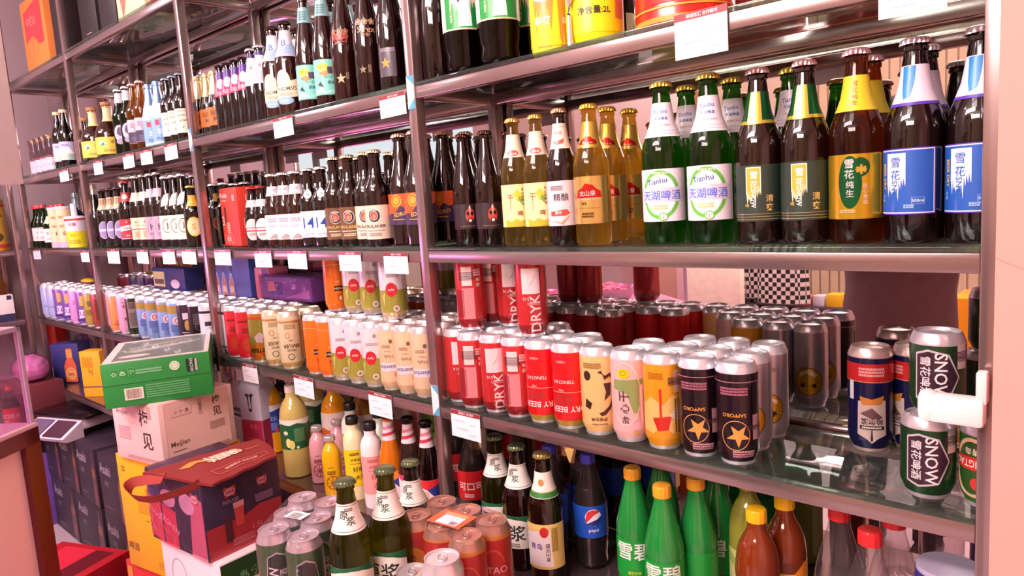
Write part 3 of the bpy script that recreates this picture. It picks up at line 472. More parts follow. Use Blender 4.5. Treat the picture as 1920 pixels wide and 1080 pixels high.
can('silver_smile_can', .031, CH, 'b8aeb4', [('e', 8, 54, 26, 27, 'd0a02c'), ('o', 8, 54, 26, 27, 1.3, '5a3c1c'), ('*', -2, 46, 7, '3c2c20', 180), ('*', 18, 46, 7, '3c2c20', 180), ('p', [(-8, 68), (8, 78), (24, 68), (22, 62), (12, 70), (-4, 62)], 'f0e0c0'), ('r', -20, 110, 14, 38, 'd8d8dc'), ('b', -20, 110, 11, 33, 1), ('t', '白啤', 14, 122, 7, '907880', 180), ('e', -104, 54, 26, 27, 'd0a02c'), ('o', -104, 54, 26, 27, 1.3, '5a3c1c'), ('*', -114, 46, 7, '3c2c20', 180), ('*', -94, 46, 7, '3c2c20', 180), ('p', [(-120, 68), (-104, 78), (-88, 68), (-90, 62), (-100, 70), (-116, 62)], 'f0e0c0')], kind='foil', band='d8d4dc')
can('navy_red_can', .033, CH+.006, '0e1040', [('r', 0, 130, 206, 28, 'c02428'), ('r', 0, 115, 206, 1.2, 'd8a060'), ('l', 0, 136, 38, 3, 5, 'e8a8a8'), ('p', [(-20, 84), (20, 86), (21, 30), (8, 24), (0, 16), (-8, 24), (-21, 30)], 'c8b0a8'), ('p', [(-18, 92), (0, 88), (18, 94), (14, 80), (-14, 78)], 'c87c38'), ('p', [(-17, 64), (0, 74), (16, 58), (0, 56)], '6a4a50'), ('t', '哈尔滨', 0, 52, 11, '1c1834', 180, .9), ('r', 0, 42, 34, 6, '2a1c24'), ('l', 0, 42, 28, 1, 4, 'e8d8d0'), ('r', -31, 100, 8, 30, 'd8d8e0')], band='d0b8b4')
SN = [('p', [(-22, 86), (-6, 92), (18, 86), (32, 55), (18, 24), (-6, 18), (-22, 24)], 'c8c0cc'), ('p', [(-20, 84), (-6, 89), (16.5, 84), (30, 55), (16.5, 26), (-6, 21), (-20, 26)], '3a2430'), ('t', 'SNOW', 9, 55, 15, 'f4eef4', -90, 1), ('t', '雪花啤酒', -9, 55, 13, 'ece4ec', -90)]
can('small_green_can', .0335, .112, '123c1a', SN and [(d[0],)+tuple(d[1:]) for d in SN]+[('r', 36, 82, 15, 32, 'd8c8cc'), ('b', 36, 82, 12, 27, 1)], band='ccc4cc')
can('green_oval_can', .0335, .112, '2c6a20', [('o', -8, 54, 28, 40, 5, 'e8c8a4'), ('e', -8, 54, 22, 34, '27521c'), ('r', -8, 60, 56, 17, 'cc2c28'), ('t', 'TSINGTAO', -8, 60, 10, 'f4e0d8', 180, .8), ('t', '青岛', -8, 76, 9, 'f0e8d0', 180), ('e', -2, 34, 8, 8, 'c83430')], band='ccc4cc')
# second bay cans
can('white_black_can', .033, CH, 'd8d4e0', [('r', 0, 132, 206, 8, '24222c'), ('r', 0, 94, 30, 14, '201e28'), ('o', 6, 58, 22, 26, 1, 'a8a4b0'), ('t', '工坊', 4, 80, 7, '807c88', 180), ('r', 0, 24, 206, 4, '302c38')])
can('plain_red_can', .033, CH, 'cc2430', [('r', 0, 118, 50, 5, '7c1420'), ('r', 0, 84, 60, 1, '8a1824'), ('e', 0, 48, 18, 20, 'c04028'), ('l', 2, 96, 30, 3, 5, '9a1c28')])
can('tiger_can', .033, CH, 'c8882c', [('r', -14, 94, 50, 70, 'a0a048'), ('p', [(-16, 78), (0, 92), (10, 84), (8, 60), (-10, 62)], 'd8d0d8'), ('p', [(10, 112), (30, 118), (34, 60), (14, 44), (8, 70), (18, 86)], '2c2018'), ('t', 'CRAFTBIER', 2, 38, 13, '2a1c14', 180, .85), ('p', [(-40, 28), (40, 28), (40, 20), (-40, 18)], 'e06030'), ('r', 0, 138, 206, 4, 'e08848')], zones=[(130, 139, 'd86040')], kind='foil', band='dcdce0')
can('cream_brew_can', .033, CH, 'dcd0a8', [('r', 0, 134, 206, 6, 'c08850'), ('o', -6, 96, 7, 8, 1.2, 'b85a50'), ('t', 'BRAUER', 2, 66, 11, '4c3c34', 180, .8), ('t', 'Lager', 2, 82, 5, '6a5a4c', 180), ('t', 'HELLES', 2, 54, 5.5, '5c4c40', 180), ('o', 0, 36, 9, 9, 1.6, '4a4038'), ('l', 2, 126, 30, 3, 5, 'b0a27c'), ('r', 40, 80, 24, 110, 'c89458')], kind='can', band='e4d8c0', zones=[(6, 19, 'c8a060')])
can('orange_panel_can', .031, CH, 'ec7418', [('r', 8, 62, 26, 14, '2c1c1c'), ('t', 'WEIZEN', 8, 62, 5, 'f0d8c0', 180), ('r', 0, 126, 206, 1.5, 'f8b070'), ('t', '橙味', 6, 80, 5, 'f8c8a0', 180), ('p', [(0, 46), (14, 48), (12, 30), (4, 28)], 'c05018'), ('e', 10, 36, 4, 6, 'f0c8a8')])
can('olive_dot_can', .033, CH, 'e6dce4', [('r', 0, 46, 208, 54, 'a09a3c'), ('e', -5, 74, 14, 17, 'cc2834'), ('t', 'Apfel', -5, 74, 7, 'f4e0e0', 180), ('e', 4, 28, 9, 9, 'e0d4c8'), ('o', 4, 28, 9, 9, 1, '8a6a3c'), ('*', 4, 28, 6, '9a7a4c'), ('e', 8, 128, 4, 5, 'a8909c'), ('l', 0, 110, 30, 2, 4, 'b8a8b4'), ('p', [(-30, 60), (-20, 68), (-24, 30)], 'c8c46c')], zones=[(6, 22, 'c8b48c')])
can('cream_white_can', .0302, CH, 'e8c8a4', [('r', -2, 58, 44, 20, 'e4dcec'), ('t', 'Kaiserdom', -2, 58, 10, '3a3a5c', 180, .8), ('t', 'Hefe', 0, 84, 9, 'b0907c', 180), ('t', 'Weizen', 0, 96, 4, 'c0a08c', 180), ('e', 8, 120, 4, 5, '7a5a58'), ('l', -4, 110, 22, 2, 4, 'b89880'), ('e', 20, 40, 8, 10, 'd0687c')], band='dccccc', zones=[(6, 22, 'dcb890')])
# first bay cans
for k, c, d in [('orange_pattern_can', 'e8965c', [('l', 8, 120, 26, 3, 4, 'b86a44'), ('e', 14, 84, 4, 8, '8a4a5c'), ('r', 8, 44, 40, 3, 'a0502c'), ('p', [(-30, 36), (30, 36), (20, 22), (-10, 28)], 'c86024')]),
        ('pink_pattern_can', 'e0a8cc', [('e', -4, 110, 4, 7, 'b04a68'), ('e', 8, 84, 4, 7, 'b04a68'), ('e', -2, 60, 4, 7, 'b04a68'), ('e', 12, 40, 4, 6, 'b04a68'), ('l', 4, 128, 30, 2, 4, 'c880a8')]),
        ('brown_red_can', '9a4038', [('l', 0, 120, 30, 10, 9, '6a2420')]),
        ('green_black_can', '1c3018', [('r', -8, 82, 34, 100, '8a8078'), ('b', -8, 118, 28, 24), ('l', -8, 90, 28, 12, 4.4, '5c5450'), ('r', 22, 80, 12, 120, '4a7c34')]),
        ('blue_target_can', '86a6d8', [('e', 0, 86, 14, 15, 'e8dce8'), ('e', 0, 86, 9, 10, 'd85a60'), ('e', 0, 86, 5, 6, 'e8d8e0'), ('r', 4, 60, 56, 26, '5c74b4'), ('l', 6, 44, 40, 4, 5, '6c86c4')]),
        ('navy_collar_can', '2c2438', [('r', 0, 108, 30, 22, 'e8c8d8'), ('e', -2, 76, 9, 18, 'c8985c'), ('r', -2, 52, 40, 3, 'd8c8d0'), ('l', -2, 44, 30, 3, 6, 'b0a0b0')]),
        ('black_script_can', '161018', [('l', 0, 118, 30, 5, 7, '5c505c'), ('o', 0, 78, 10, 13, 1.6, '6c606c'), ('l', 0, 52, 30, 4, 6, '9a8c98')]),
        ('light_blue_can', 'a8b8e4', [('e', 14, 96, 5, 5, '4c64a4'), ('e', 14, 44, 4, 4, '4c64a4'), ('l', -6, 60, 24, 2, 4, '8898c8')]),
        ('purple_white_can', '7c58a8', [('p', [(-18, 30), (16, 34), (18, 70), (-16, 68)], 'e4d4f0'), ('t', 'BTG', 0, 52, 20, '7040a0', 180), ('r', 0, 24, 206, 10, '3c3890'), ('r', 0, 108, 20, 44, 'c8b068')]),
        ('pink_tall_can', 'ec98d4', [('l', 0, 100, 20, 3, 6, 'd070b8')]),
        ('olive_can', 'a89848', [('t', 'B', 0, 100, 22, '4a4424', 180), ('l', 0, 70, 30, 4, 6, '746a30')]),
        ('rose_can', 'd8606c', [('l', 0, 100, 24, 6, 9, 'e8b8c0')])]:
    zz = [(112, 139, 'a89048')] if k == 'blue_target_can' else None
    can(k, .033, CH, c, d, band='e8dce8', zones=zz)
can('lidded_dark_can', .033, CH, '5a1820', [])
# ---- lower shelf and carton top
def juice(key, R, Ht, liq, lab, deco, capc, prof='round', top=.8): bottle(key, prof, R, Ht, 'pet', 'ece4e0', ('screw', capc, 17, 22), lab+(deco,), None, None, (liq, top), 28)
bottle('green_band_juice', 'round', .0415, .272, 'juice', 'c8b468', ('screw', 'e0c8bc', 18, 20), (88, 176, 110, '175c34', [('p', [(-80, 176), (80, 176), (80, 160), (60, 164), (40, 158), (10, 166), (-10, 160), (-40, 164), (-60, 158), (-80, 164)], 'f0e8dc'), ('e', -18, 108, 8, 14, 'ece49c'), ('e', -8, 102, 8, 14, 'e0d470'), ('l', 16, 148, 30, 8, 5, '6a9a6c'), ('e', -24, 138, 7, 6, 'e8e4d0'), ('e', 8, 94, 4, 4, 'd8e0c0')]))
bottle('yellow_blue_juice', 'round', .034, .245, 'juice', 'e8a010', ('screw', 'e8a0a0', 16, 18), (70, 160, 110, '2c3c9c', [('p', [(-66, 160), (66, 160), (66, 140), (20, 146), (-10, 138), (-66, 144)], 'ece8f4'), ('t', 'SEK', 0, 116, 14, '8aa8f0'), ('l', 0, 100, 30, 5, 5, '7c94e0'), ('e', 10, 78, 7, 7, 'c83a50')]))
bottle('dark_plum_juice', 'round', .032, .245, 'dark', '2c1420', ('screw', 'd8a8a8', 16, 18), (70, 160, 110, '8c78c8', [('p', [(-66, 160), (66, 160), (66, 136), (20, 146), (-10, 138), (-66, 144)], 'ece8f4')]))
bottle('orange_mountain_juice', 'round', .040, .26, 'juice', 'f09808', ('screw', 'c89a80', 17, 18), (86, 176, 110, 'f0ddd8', [('p', [(-70, 86), (-70, 118), (-40, 132), (-10, 120), (14, 134), (44, 120), (70, 126), (70, 86)], 'e8642c'), ('t', '♧', 0, 156, 12, 'c8a898')]))
bottle('amber_back_juice', 'round', .038, .255, 'juice', 'a87018', ('screw', 'a87860', 17, 18), (86, 170, 110, 'e0c8c0', [('p', [(-70, 86), (-70, 110), (-30, 130), (10, 112), (70, 124), (70, 86)], 'b85830')]))
def small(key, liq, dcol, ccol): bottle(key, 'round', .0255, .165, 'juice', liq, ('screw', 'd8ccd0', 15, 13, 'alu'), (20, 110, 110, None, [('o', 0, 40, 18, 19, 2, dcol), ('r', 0, 40, 34, 1.4, dcol), ('r', 0, 40, 1.4, 36, dcol), ('p', [(-12, 28), (-10.5, 27), (12, 52), (10.5, 53)], dcol), ('p', [(12, 28), (10.5, 27), (-12, 52), (-10.5, 53)], dcol), ('t', 'JUICY', -2, 82, 6, ccol), ('l', -2, 72, 22, 3, 4, ccol)]))
small('small_pink_juice', 'e0a0ac', '9a2838', '9a3848'); small('small_yellow_juice', 'eeb414', '9a3420', '8a6a18')
def milk(key, lab, txt, liq): bottle(key, 'jar', .028, .225, 'plastic', liq, ('screw', '1c181c', 17, 20, 'plastic'), (40, 140, 110, lab, [('l', -4, 130, 26, 2, 4, txt), ('t', '柠檬茶', -2, 112, 8, txt), ('r', 0, 102, 34, 1.2, txt), ('t', '好喝', 4, 86, 14, txt), ('t', '大果', 8, 64, 14, txt), ('l', 16, 90, 50, 2, 4, txt, 1)]))
milk('yellow_milk_bottle', 'ecc81c', '3c3018', 'f0dcb0'); milk('pink_milk_bottle', 'f09c9c', 'b84858', 'f0e0e4'); milk('green_milk_bottle', '8cc848', '2c4c28', 'e8e8dc')
def soda(key, gk, col, lab2): bottle(key, 'slope', .031, .26, gk, col, ('crown', '2a1c20'), (50, 120, 110, 'eadce6', [('p', [(-60, 120), (0, 96), (60, 120)], lab2), ('p', [(0, 96), (60, 120), (60, 70), (16, 78)], '2c3a8c'), ('e', -4, 82, 8, 11, 'd8a890'), ('p', [(-14, 50), (10, 50), (6, 70), (-10, 70)], 'e4d0dc')]),
    (196, 244, 180, 'e0d0d8', [('p', [(-50, 198), (50, 218), (50, 226), (-50, 206)], 'c03848'), ('p', [(-50, 214), (50, 234), (50, 242), (-50, 222)], 'd88090')]))
soda('orange_soda_bottle', 'juice', 'd07014', 'e88a28'); soda('clear_soda_bottle', 'pet', 'd8b8b4', 'd83868'); soda('dark_soda_bottle', 'dark', '1c080a', 'd82c34')
bottle('cola_bottle', 'petslope', .036, .235, 'pet', 'c8b8b8', ('screw', 'c82c30', 15, 15), (70, 140, 180, 'c81c24', [('t', '可口可乐', 2, 104, 20, 'f4e4e4'), ('l', -14, 84, 24, 2, 5, 'f0d0d0')]), None, None, ('1a0807', .74))
bottle('blue_cola_bottle', 'petslope', .036, .24, 'pet', 'c8b8c0', ('screw', '3c3ab0', 15, 15), (72, 140, 180, '1c50b8', [('e', 4, 116, 17, 18, 'f0e8f0'), ('p', [(-12.5, 112), (-9, 127), (2, 133), (14, 131), (18, 127), (6, 122), (-4, 112), (-12, 104)], 'd83038'), ('p', [(-10, 103), (0, 108), (12, 112), (21, 119), (20, 108), (12, 100), (2, 98)], '1c2c84'), ('t', 'pepsi', 4, 88, 9, 'e8e0f4')]), None, None, ('150808', .72))
bottle('lime_soda_bottle', 'petslope', .0345, .262, 'juice', '1f8a3c', ('screw', 'e8a028', 16, 18), (60, 134, 180, '129a38', [('t', '雪碧', 0, 112, 34, 'f0f0ec', 0, 1.0), ('t', '清爽柠檬', 0, 70, 6, 'd8e030')]))
bottle('ice_tea_bottle', 'round', .034, .26, 'juice', '7a3010', ('screw', 'e8b018', 16, 17), (20, 158, 110, 'e89018', [('p', [(-50, 158), (50, 158), (0, 110)], '6a2c18'), ('p', [(-34, 140), (34, 140), (30, 126), (-30, 122)], 'f0c050'), ('p', [(-30, 134), (-6, 128), (-14, 124)], '2c1c14'), ('t', '冰红', -4, 96, 24, 'f4ece8', 14), ('t', '茶', 18, 122, 15, 'f4ece8'), ('e', 14, 66, 12, 11, 'c8341c'), ('t', '康师傅', 2, 124, 6, '3c2014')]))
bottle('green_tea_bottle', 'round', .034, .265, 'juice', '8c8c34', ('screw', 'c8c034', 16, 17), (20, 140, 110, 'b8b87c', [('p', [(-50, 140), (0, 110), (50, 140), (50, 120), (0, 96), (-50, 120)], '8ca050'), ('t', '绿茶', 0, 76, 22, '4a6a28')]))
bottle('water_bottle', 'petslope', .037, .272, 'pet', 'f4eef0', ('screw', 'd8282c', 16, 17), (96, 128, 180, None, [('r', 0, 120, 230, 1.2, '3c3038'), ('l', 0, 110, 60, 3, 5, 'b8a4ac')]))
bottle('blue_wrap_bottle', 'cyl', .041, .232, 'plastic', 'b0a4c0', None, (14, 226, 180, '33368a', [('r', 8, 170, 8, 110, 'd070a8'), ('o', -22, 172, 9, 13, 2, 'b8b4d8'), ('l', 30, 170, 26, 8, 8, '5c5cb0'), ('r', 8, 216, 10, 3, 'ece0ec'), ('r', 8, 210, 10, 3, 'ece0ec')]))
def draft(key, gl, colr, gk='glass'):
    bottle(key, 'lager', .0375, .263, gk, colr, ('crown', '708060'), (50, 120, 70, 'eeeae2', [('p', [(-46, 120), (46, 120), (46, 104), (20, 112), (0, 114), (-20, 112), (-46, 104)], '14603c'), ('t', '原浆', -4, 84, 34, '15302a'), ('l', -2, 60, 40, 2, 5, '8a8a84')]),
        (176, 224, 115, 'f0e8e0', [('t', '原', -5, 206, 14, '14382c'), ('t', '浆', 6, 196, 14, '14382c'), ('r', 0, 180, 80, .8, '504a48'), ('r', 0, 221, 80, .8, '504a48'), ('l', 4, 216, 16, 2, 3, '6a645c')]))
draft('draft_bottle', 1, '8c9038'); draft('dark_draft_bottle', 1, '2a1410', 'dark')
bottle('gold_edge_bottle', 'lager', .0375, .265, 'dark', '2c160c', ('crown', 'a09058'), (34, 128, 70, 'e6c878', [('p', [(-44, 40), (16, 40), (12, 112), (6, 118), (-4, 116), (-44, 108)], 'ece4e8'), ('e', 0, 112, 9, 11, 'c8302c'), ('t', '精河王啤', 6, 70, 9, '4c3a34', -90), ('t', '青岛', -18, 82, 13, '6c40a0'), ('l', 26, 96, 50, 4, 3.4, 'a08030', 1)], 'paper'),
    (178, 228, 115, 'f0e4dc', [('r', 0, 184, 90, 10, '2c7a34'), ('e', -3, 208, 6, 7, 'c08a50'), ('r', 0, 190, 90, 1.2, 'c8a040')]))
can('six_pack_can', .0325, .157, '3c5a34', [('p', [(-14, 118), (2, 126), (18, 118), (26, 66), (18, 16), (2, 10), (-14, 16), (-20, 66)], 'b8b0b8'), ('p', [(-13, 116), (2, 123), (17, 116), (24, 66), (17, 18), (2, 12), (-13, 18), (-18, 66)], '141c14'), ('t', 'SNOW', -5, 66, 16, 'f0e8f0', 90), ('t', '雪花啤酒', 11, 66, 13, 'd8d0d8', 90)], inverted=False, band='d0c4cc')
can('red_gold_can', .0325, .157, 'cc2c20', [('p', [(-26, 112), (2, 108), (20, 92), (20, 20), (-26, 20)], 'e8a818'), ('p', [(-20, 96), (-4, 94), (-4, 30), (-20, 30)], 'c83028'), ('t', '崂', -12, 84, 12, 'f0c048'), ('t', '山', -12, 64, 12, 'f0c048')], inverted=False, band='d8c0a8', zones=[(137, 140, 'd8a040')])
can('red_ring_can', .0325, .157, 'c8141c', [('o', 0, 82, 22, 34, 3, 'e8703c'), ('p', [(-16, 40), (16, 40), (12, 62), (0, 70), (-12, 62)], 'e8a030'), ('r', 0, 78, 50, 22, 'c81c20'), ('t', 'GTAO', 0, 78, 13, 'f8ecec'), ('t', '青岛啤酒', 0, 60, 7, 'f4dcdc'), ('l', -26, 80, 60, 2, 4, 'e88080', 1)], inverted=False, band='d8c0a8', zones=[(132, 140, 'd8a040')])
can('single_silver_can', .034, .157, 'e0ccd4', [('l', -8, 120, 40, 3, 5, '5c4c58'), ('r', 16, 90, 26, 60, 'f0e4e8'), ('l', 0, 60, 50, 4, 6, '4c3c48')], inverted=False, band='e4dce4')
can('single_green_can', .0325, .112, '1c5a34', [('e', 0, 50, 16, 20, 'c8c8b8')], inverted=False, band='d0c8cc')
# ================================================================= SETTING
def struct(mb, name): o = mb.obj(name); o['kind'] = 'structure'; return o
def B(x0, x1, y0, y1, z0, z1, mat, c=0): return MB().box(x0, x1, y0, y1, z0, z1, mat, c)
mfloor = M('matte', 'b9a3ab')
nt = mfloor.node_tree; br = nt.nodes.new('ShaderNodeTexBrick'); br.offset = 0; br.inputs['Scale'].default_value = 1; br.inputs['Brick Width'].default_value = .6; br.inputs['Row Height'].default_value = .6; br.inputs['Mortar Size'].default_value = .004
br.inputs['Color1'].default_value = lin('c4b0b6'); br.inputs['Color2'].default_value = lin('bba7ae'); br.inputs['Mortar'].default_value = lin('8f7c84')
tc = nt.nodes.new('ShaderNodeTexCoord'); nt.links.new(tc.outputs['Object'], br.inputs[0]); nt.links.new(br.outputs[0], nt.nodes['Principled BSDF'].inputs['Base Color']); nt.nodes['Principled BSDF'].inputs['Roughness'].default_value = .35
struct(B(-10.6, 1.6, -2.6, 1.5, -.1, 0, mfloor), 'floor')
struct(B(-10.6, 1.6, -2.6, 1.5, 2.72, 2.8, M('wall', 'ece0da')), 'ceiling')
struct(B(-10.6, 1.6, 1.285, 1.4, 0, 2.72, M('wall', '8a7478')), 'wall_back')
struct(B(-4.62, -4.52, -.25, 1.285, 0, 2.72, M('wall', 'a89298')), 'wall_left')
struct(B(-10.6, -10.5, -2.6, 1.285, 0, 2.72, M('wall', 'e4d2cc')), 'wall_far_left')
# pink plastered pier at the right, fine cracks in the plaster
pm = M('wall', 'e89a90'); nt = pm.node_tree; b = nt.nodes['Principled BSDF']
tc = nt.nodes.new('ShaderNodeTexCoord'); vo = nt.nodes.new('ShaderNodeTexVoronoi'); vo.feature = 'DISTANCE_TO_EDGE'; vo.inputs['Scale'].default_value = 2.6
ns = nt.nodes.new('ShaderNodeTexNoise'); ns.inputs['Scale'].default_value = 9; mxv = nt.nodes.new('ShaderNodeMix'); mxv.data_type = 'VECTOR'; mxv.inputs[0].default_value = .14
nt.links.new(tc.outputs['Object'], ns.inputs[0]); nt.links.new(tc.outputs['Object'], mxv.inputs[4]); nt.links.new(ns.outputs['Color'], mxv.inputs[5]); nt.links.new(mxv.outputs[1], vo.inputs[0])
rp = nt.nodes.new('ShaderNodeValToRGB'); rp.color_ramp.elements[0].color = lin('c07c74'); rp.color_ramp.elements[1].color = lin('e8988e'); rp.color_ramp.elements[1].position = .004
nt.links.new(vo.outputs[0], rp.inputs[0]); nt.links.new(rp.outputs[0], b.inputs['Base Color'])
struct(B(-.131, 1.0, .925, 1.284, 0, 2.72, pm), 'wall_right')
struct(B(1.5, 1.6, -2.6, .9, 0, 2.72, M('wall', 'e8c4bc')), 'wall_side')
# opposite wall with a daylight window: pieces round the opening
WX0, WX1, WZ0, WZ1 = -9.8, -4.3, 1.72, 2.22
ow = MB(); mw = M('wall', 'dcc6b4')
for a in ((-10.5, WX0, 0, 2.72), (WX1, 1.6, 0, 2.72), (WX0, WX1, 0, WZ0), (WX0, WX1, WZ1, 2.72)): ow.box(a[0], a[1], -2.6, -2.5, a[2], a[3], mw)
struct(ow, 'wall_front')
wf = MB()
for a in ((WX0, WX0+.04, WZ0, WZ1), (WX1-.04, WX1, WZ0, WZ1), (-7.9, -7.8, WZ0, WZ1), (-6.1, -6.0, WZ0, WZ1), (WX0, WX1, WZ0, WZ0+.04), (WX0, WX1, WZ1-.04, WZ1)): wf.box(a[0], a[1], -2.57, -2.53, a[2], a[3], M('plastic', '6c5c58'))
wo = struct(wf, 'window_1'); B(WX0+.04, WX1-.04, -2.552, -2.548, WZ0+.04, WZ1-.04, M('pane', 'f4f8f8')).obj('pane', wo)
fl = MB(); x = -1.9
while x < 1.4: fl.lathe([(.03, .0), (.03, 2.6)], M('matte', 'dcc4a8'), 8, x, -2.5, -PI, 0) if False else fl.box(x, x+.05, -2.5, -2.48, .1, 2.6, M('matte', 'd8bfa2')); x += .062
struct(fl, 'trim_1')

# ================================================================= THE STEEL RACK
PX = [-4.135, -3.24, -2.21, -1.166, -.1445]; LV = [.676, .241, -.102, -.445, -.785]; ST = M('steel', 'a89292')
rack = empty('shelving_rack', 'tall polished stainless steel shelving rack with mirrored back along the wall', 'shelving rack', (-2.1, 1.13, 0))
def rk(mb, name): o = mb.obj(name, rack); o.matrix_parent_inverse = Matrix.Translation(-rack.location); return o
t = .0125
for x in PX:
    rk(B(x-t, x+t, 1.0, 1.025, 0, 2.6, ST, .002), 'post'); rk(B(x-t, x+t, 1.24, 1.265, 0, 2.6, ST, .002), 'post')
for z in LV:
    zz = z+H
    for a, b2 in zip(PX, PX[1:]):
        rk(B(a+t, b2-t, 1.0015, 1.0215, zz-.025, zz, ST, .0015), 'front_rail'); rk(B(a+t, b2-t, 1.243, 1.263, zz-.025, zz, ST, .0015), 'back_rail')
    for x in PX: rk(B(x-.009, x+.009, 1.025, 1.24, zz-.025, zz, ST, .0015), 'side_rail')
for a, b2 in zip(PX, PX[1:]):
    o = rk(B(a+.001, b2-.001, 1.272, 1.276, .1, 2.6, M('mirror', 'e0d6d6')), 'mirror'); o['label'] = 'mirrored back panel'
GL = M('pane', 'dceee8'); lvn = ['top', 'upper', 'middle', 'lower', 'bottom']; bn = ['in the corner bay', 'in the bay beside the corner bay', 'in the second bay from the right', 'in the right bay']
for z, ln in zip(LV[:4], lvn):
    for (a, b2), q in zip(zip(PX, PX[1:]), bn):
        o = B(a+t+.001, b2-t-.001, .9985, 1.239, z+H+.0002, z+H+.008, GL, .001).obj('glass_shelf'); meta(o, 'clear glass shelf plate with greenish edge, %s level %s' % (ln, q), 'shelf', 'glass shelf plates')
for (a, b2), q in zip(zip(PX, PX[1:]), bn):
    o = B(a+t+.001, b2-t-.001, 1.0, 1.239, LV[4]+H+.0002, LV[4]+H+.01, M('steel', '8f7a78')).obj('shelf_board'); meta(o, 'grey metal shelf board on the bottom level %s' % q, 'shelf', 'bottom boards')
# stickers on the posts
for x, u, v, q in ((PX[3], 764, 175, 'at the upper shelf, fourth post'), (PX[3], 822, 752, 'at the lower shelf, fourth post'), (PX[2], 360, 262, 'at the upper shelf, third post')):
    p = atY(u, v, 1.0); s = MB(); s.norec = True
    s.box(x-.011, x+.011, .9990, .9997, -.034, .034, M('paper', 'f0e2e8')); s.add([(x-.011, .9986, .034), (x+.011, .9986, .034), (x+.011, .9986, .014)], [(0, 1, 2)], M('paper', '4aa0c4')); s.add([(x-.011, .9986, -.034), (x+.011, .9986, -.034), (x+.011, .9986, -.012)], [(0, 1, 2)], M('paper', '4aa0c4'))
    o = s.obj('sticker', None, (0, 0, p.z+H)); meta(o, 'peeling white and blue sticker on the steel post '+q, 'sticker')

# ================================================================= MIDDLE SHELF
Z1, Z2, Z3, Z4, Z5 = [l+.0082 for l in LV[:4]]+[LV[4]+.0102]
MR, MS = 'on middle shelf, right bay', 'on middle shelf, second bay'
row('mask_bottle', 'beer_bottle', 'dark bottle with red opera mask label', MR, [880, 922], [1.06, 1.13], Z3, 'mask label bottles', 6)
row('orange_wheat_bottle', 'beer_bottle', 'dark bottle with orange and purple label', 'behind the mask bottles, right bay', [846, 884], [1.205], Z3, 'orange label bottles')
row('cream_label_bottle', 'beer_bottle', 'pale gold bottle with cream label', MR, [976, 1022], [1.06], Z3, 'cream label bottles', -10)
row('silver_label_bottle', 'beer_bottle', 'dark bottle with silvery label and orange swoosh', MR, [1062], [1.06], Z3, None, -14)
row('gold_bottle', 'beer_bottle', 'golden bottle with red mountain label', MR, [1106], [1.065, 1.14, 1.215], Z3, None, -12)
row('green_lake_bottle', 'beer_bottle', 'green bottle with white label ringed in green', MR, [1250, 1336], [1.075, 1.16], Z3, 'green bottles with ringed label', -8)
row('green_gold_bottle', 'beer_bottle', 'dark bottle with green and gold label', MR, [1440, 1519], [1.075], Z3, 'green and gold label bottles', -2)
row('gold_green_bottle', 'beer_bottle', 'amber bottle with gold label and green blot', MR, [1607], [1.075, 1.16], Z3, None, -8)
row('blue_label_bottle', 'beer_bottle', 'dark bottle with blue brushstroke label', MR, [1706, 1812], [1.075, 1.16], Z3, 'blue label bottles', -24)
row('green_lake_bottle', 'beer_bottle', 'green bottle with white neck label', 'behind the green and gold pair, right bay', [1487], [1.16], Z3, None, -8)
row('orange_wheat_bottle', 'beer_bottle', 'large dark bottle with orange sunburst label', MS, [752, 787], [1.055, 1.14], Z3, 'large orange label bottles', -8)
row('cream_church_bottle', 'beer_bottle', 'brown bottle with cream label and round emblem', MS, [698, 724], [1.045, 1.12], Z3, 'cream emblem bottles', -16)
row('brown_church_bottle', 'beer_bottle', 'brown bottle with brown label and round emblem', MS, [641, 669], [1.045, 1.12], Z3, 'brown emblem bottles', -16)
row('fourteen_bottle', 'beer_bottle', 'dark bottle with blue number fourteen on white', MS, [590, 616], [1.045, 1.12], Z3, 'number fourteen bottles', -14)
row('white_label_bottle', 'beer_bottle', 'brown bottle with plain white label', MS, [523, 544, 566], [1.045, 1.115], Z3, 'white label bottles', -14)
row('red_band_bottle', 'beer_bottle', 'small brown bottle with red banded label', MS, [483, 501], [1.04, 1.11], Z3, 'red band bottles', -14)
row('swing_top_bottle', 'beer_bottle', 'black swing-top bottle with orange oval label', 'behind the red carton', [413, 432], [1.09, 1.16], Z3, 'swing-top bottles', 6)
M1 = 'on middle shelf beside the corner bay'
row('yellow_round_bottle', 'beer_bottle', 'dark bottle with round yellow label', M1, [370], [1.05], Z3, None, -4)
row('diagonal_label_bottle', 'beer_bottle', 'dark bottle with slanted cream neck label', M1, [324, 340, 356], [1.05, 1.12], Z3, 'slanted label bottles', -14)
row('mauve_label_bottle', 'beer_bottle', 'dark bottle with mauve label', M1, [297, 311], [1.05, 1.12], Z3, 'mauve label bottles', -14)
row('tan_label_bottle', 'beer_bottle', 'dark bottle with tan label', M1, [269, 284], [1.05, 1.12], Z3, 'tan label bottles', -14)
row('red_cross_bottle', 'beer_bottle', 'dark bottle with red and white slanted label', M1, [248], [1.045, 1.12], Z3, None, -14)
row('lilac_label_bottle', 'beer_bottle', 'dark bottle with lilac oval label', M1, [204, 219, 233], [1.05, 1.12], Z3, 'lilac label bottles', -14)
row('dark_wine_bottle', 'wine_bottle', 'black bottle with pale foil neck', M1, [188], [1.10], Z3, None)
MC0 = 'on middle shelf, corner bay'
row('green_rice_wine_bottle', 'spirit_bottle', 'small green bottle with red cap', MC0, [74, 82, 90], [1.05, 1.13], Z3, 'green red cap bottles', -20)
row('foil_leaf_bottle', 'spirit_bottle', 'small green bottle with white label and dark cap', MC0, [101], [1.05], Z3, None, -20)
row('cream_tube', 'gift_tube', 'tall cream cardboard tube', MC0, [114, 128], [1.045], Z3, 'cream tubes', -20)
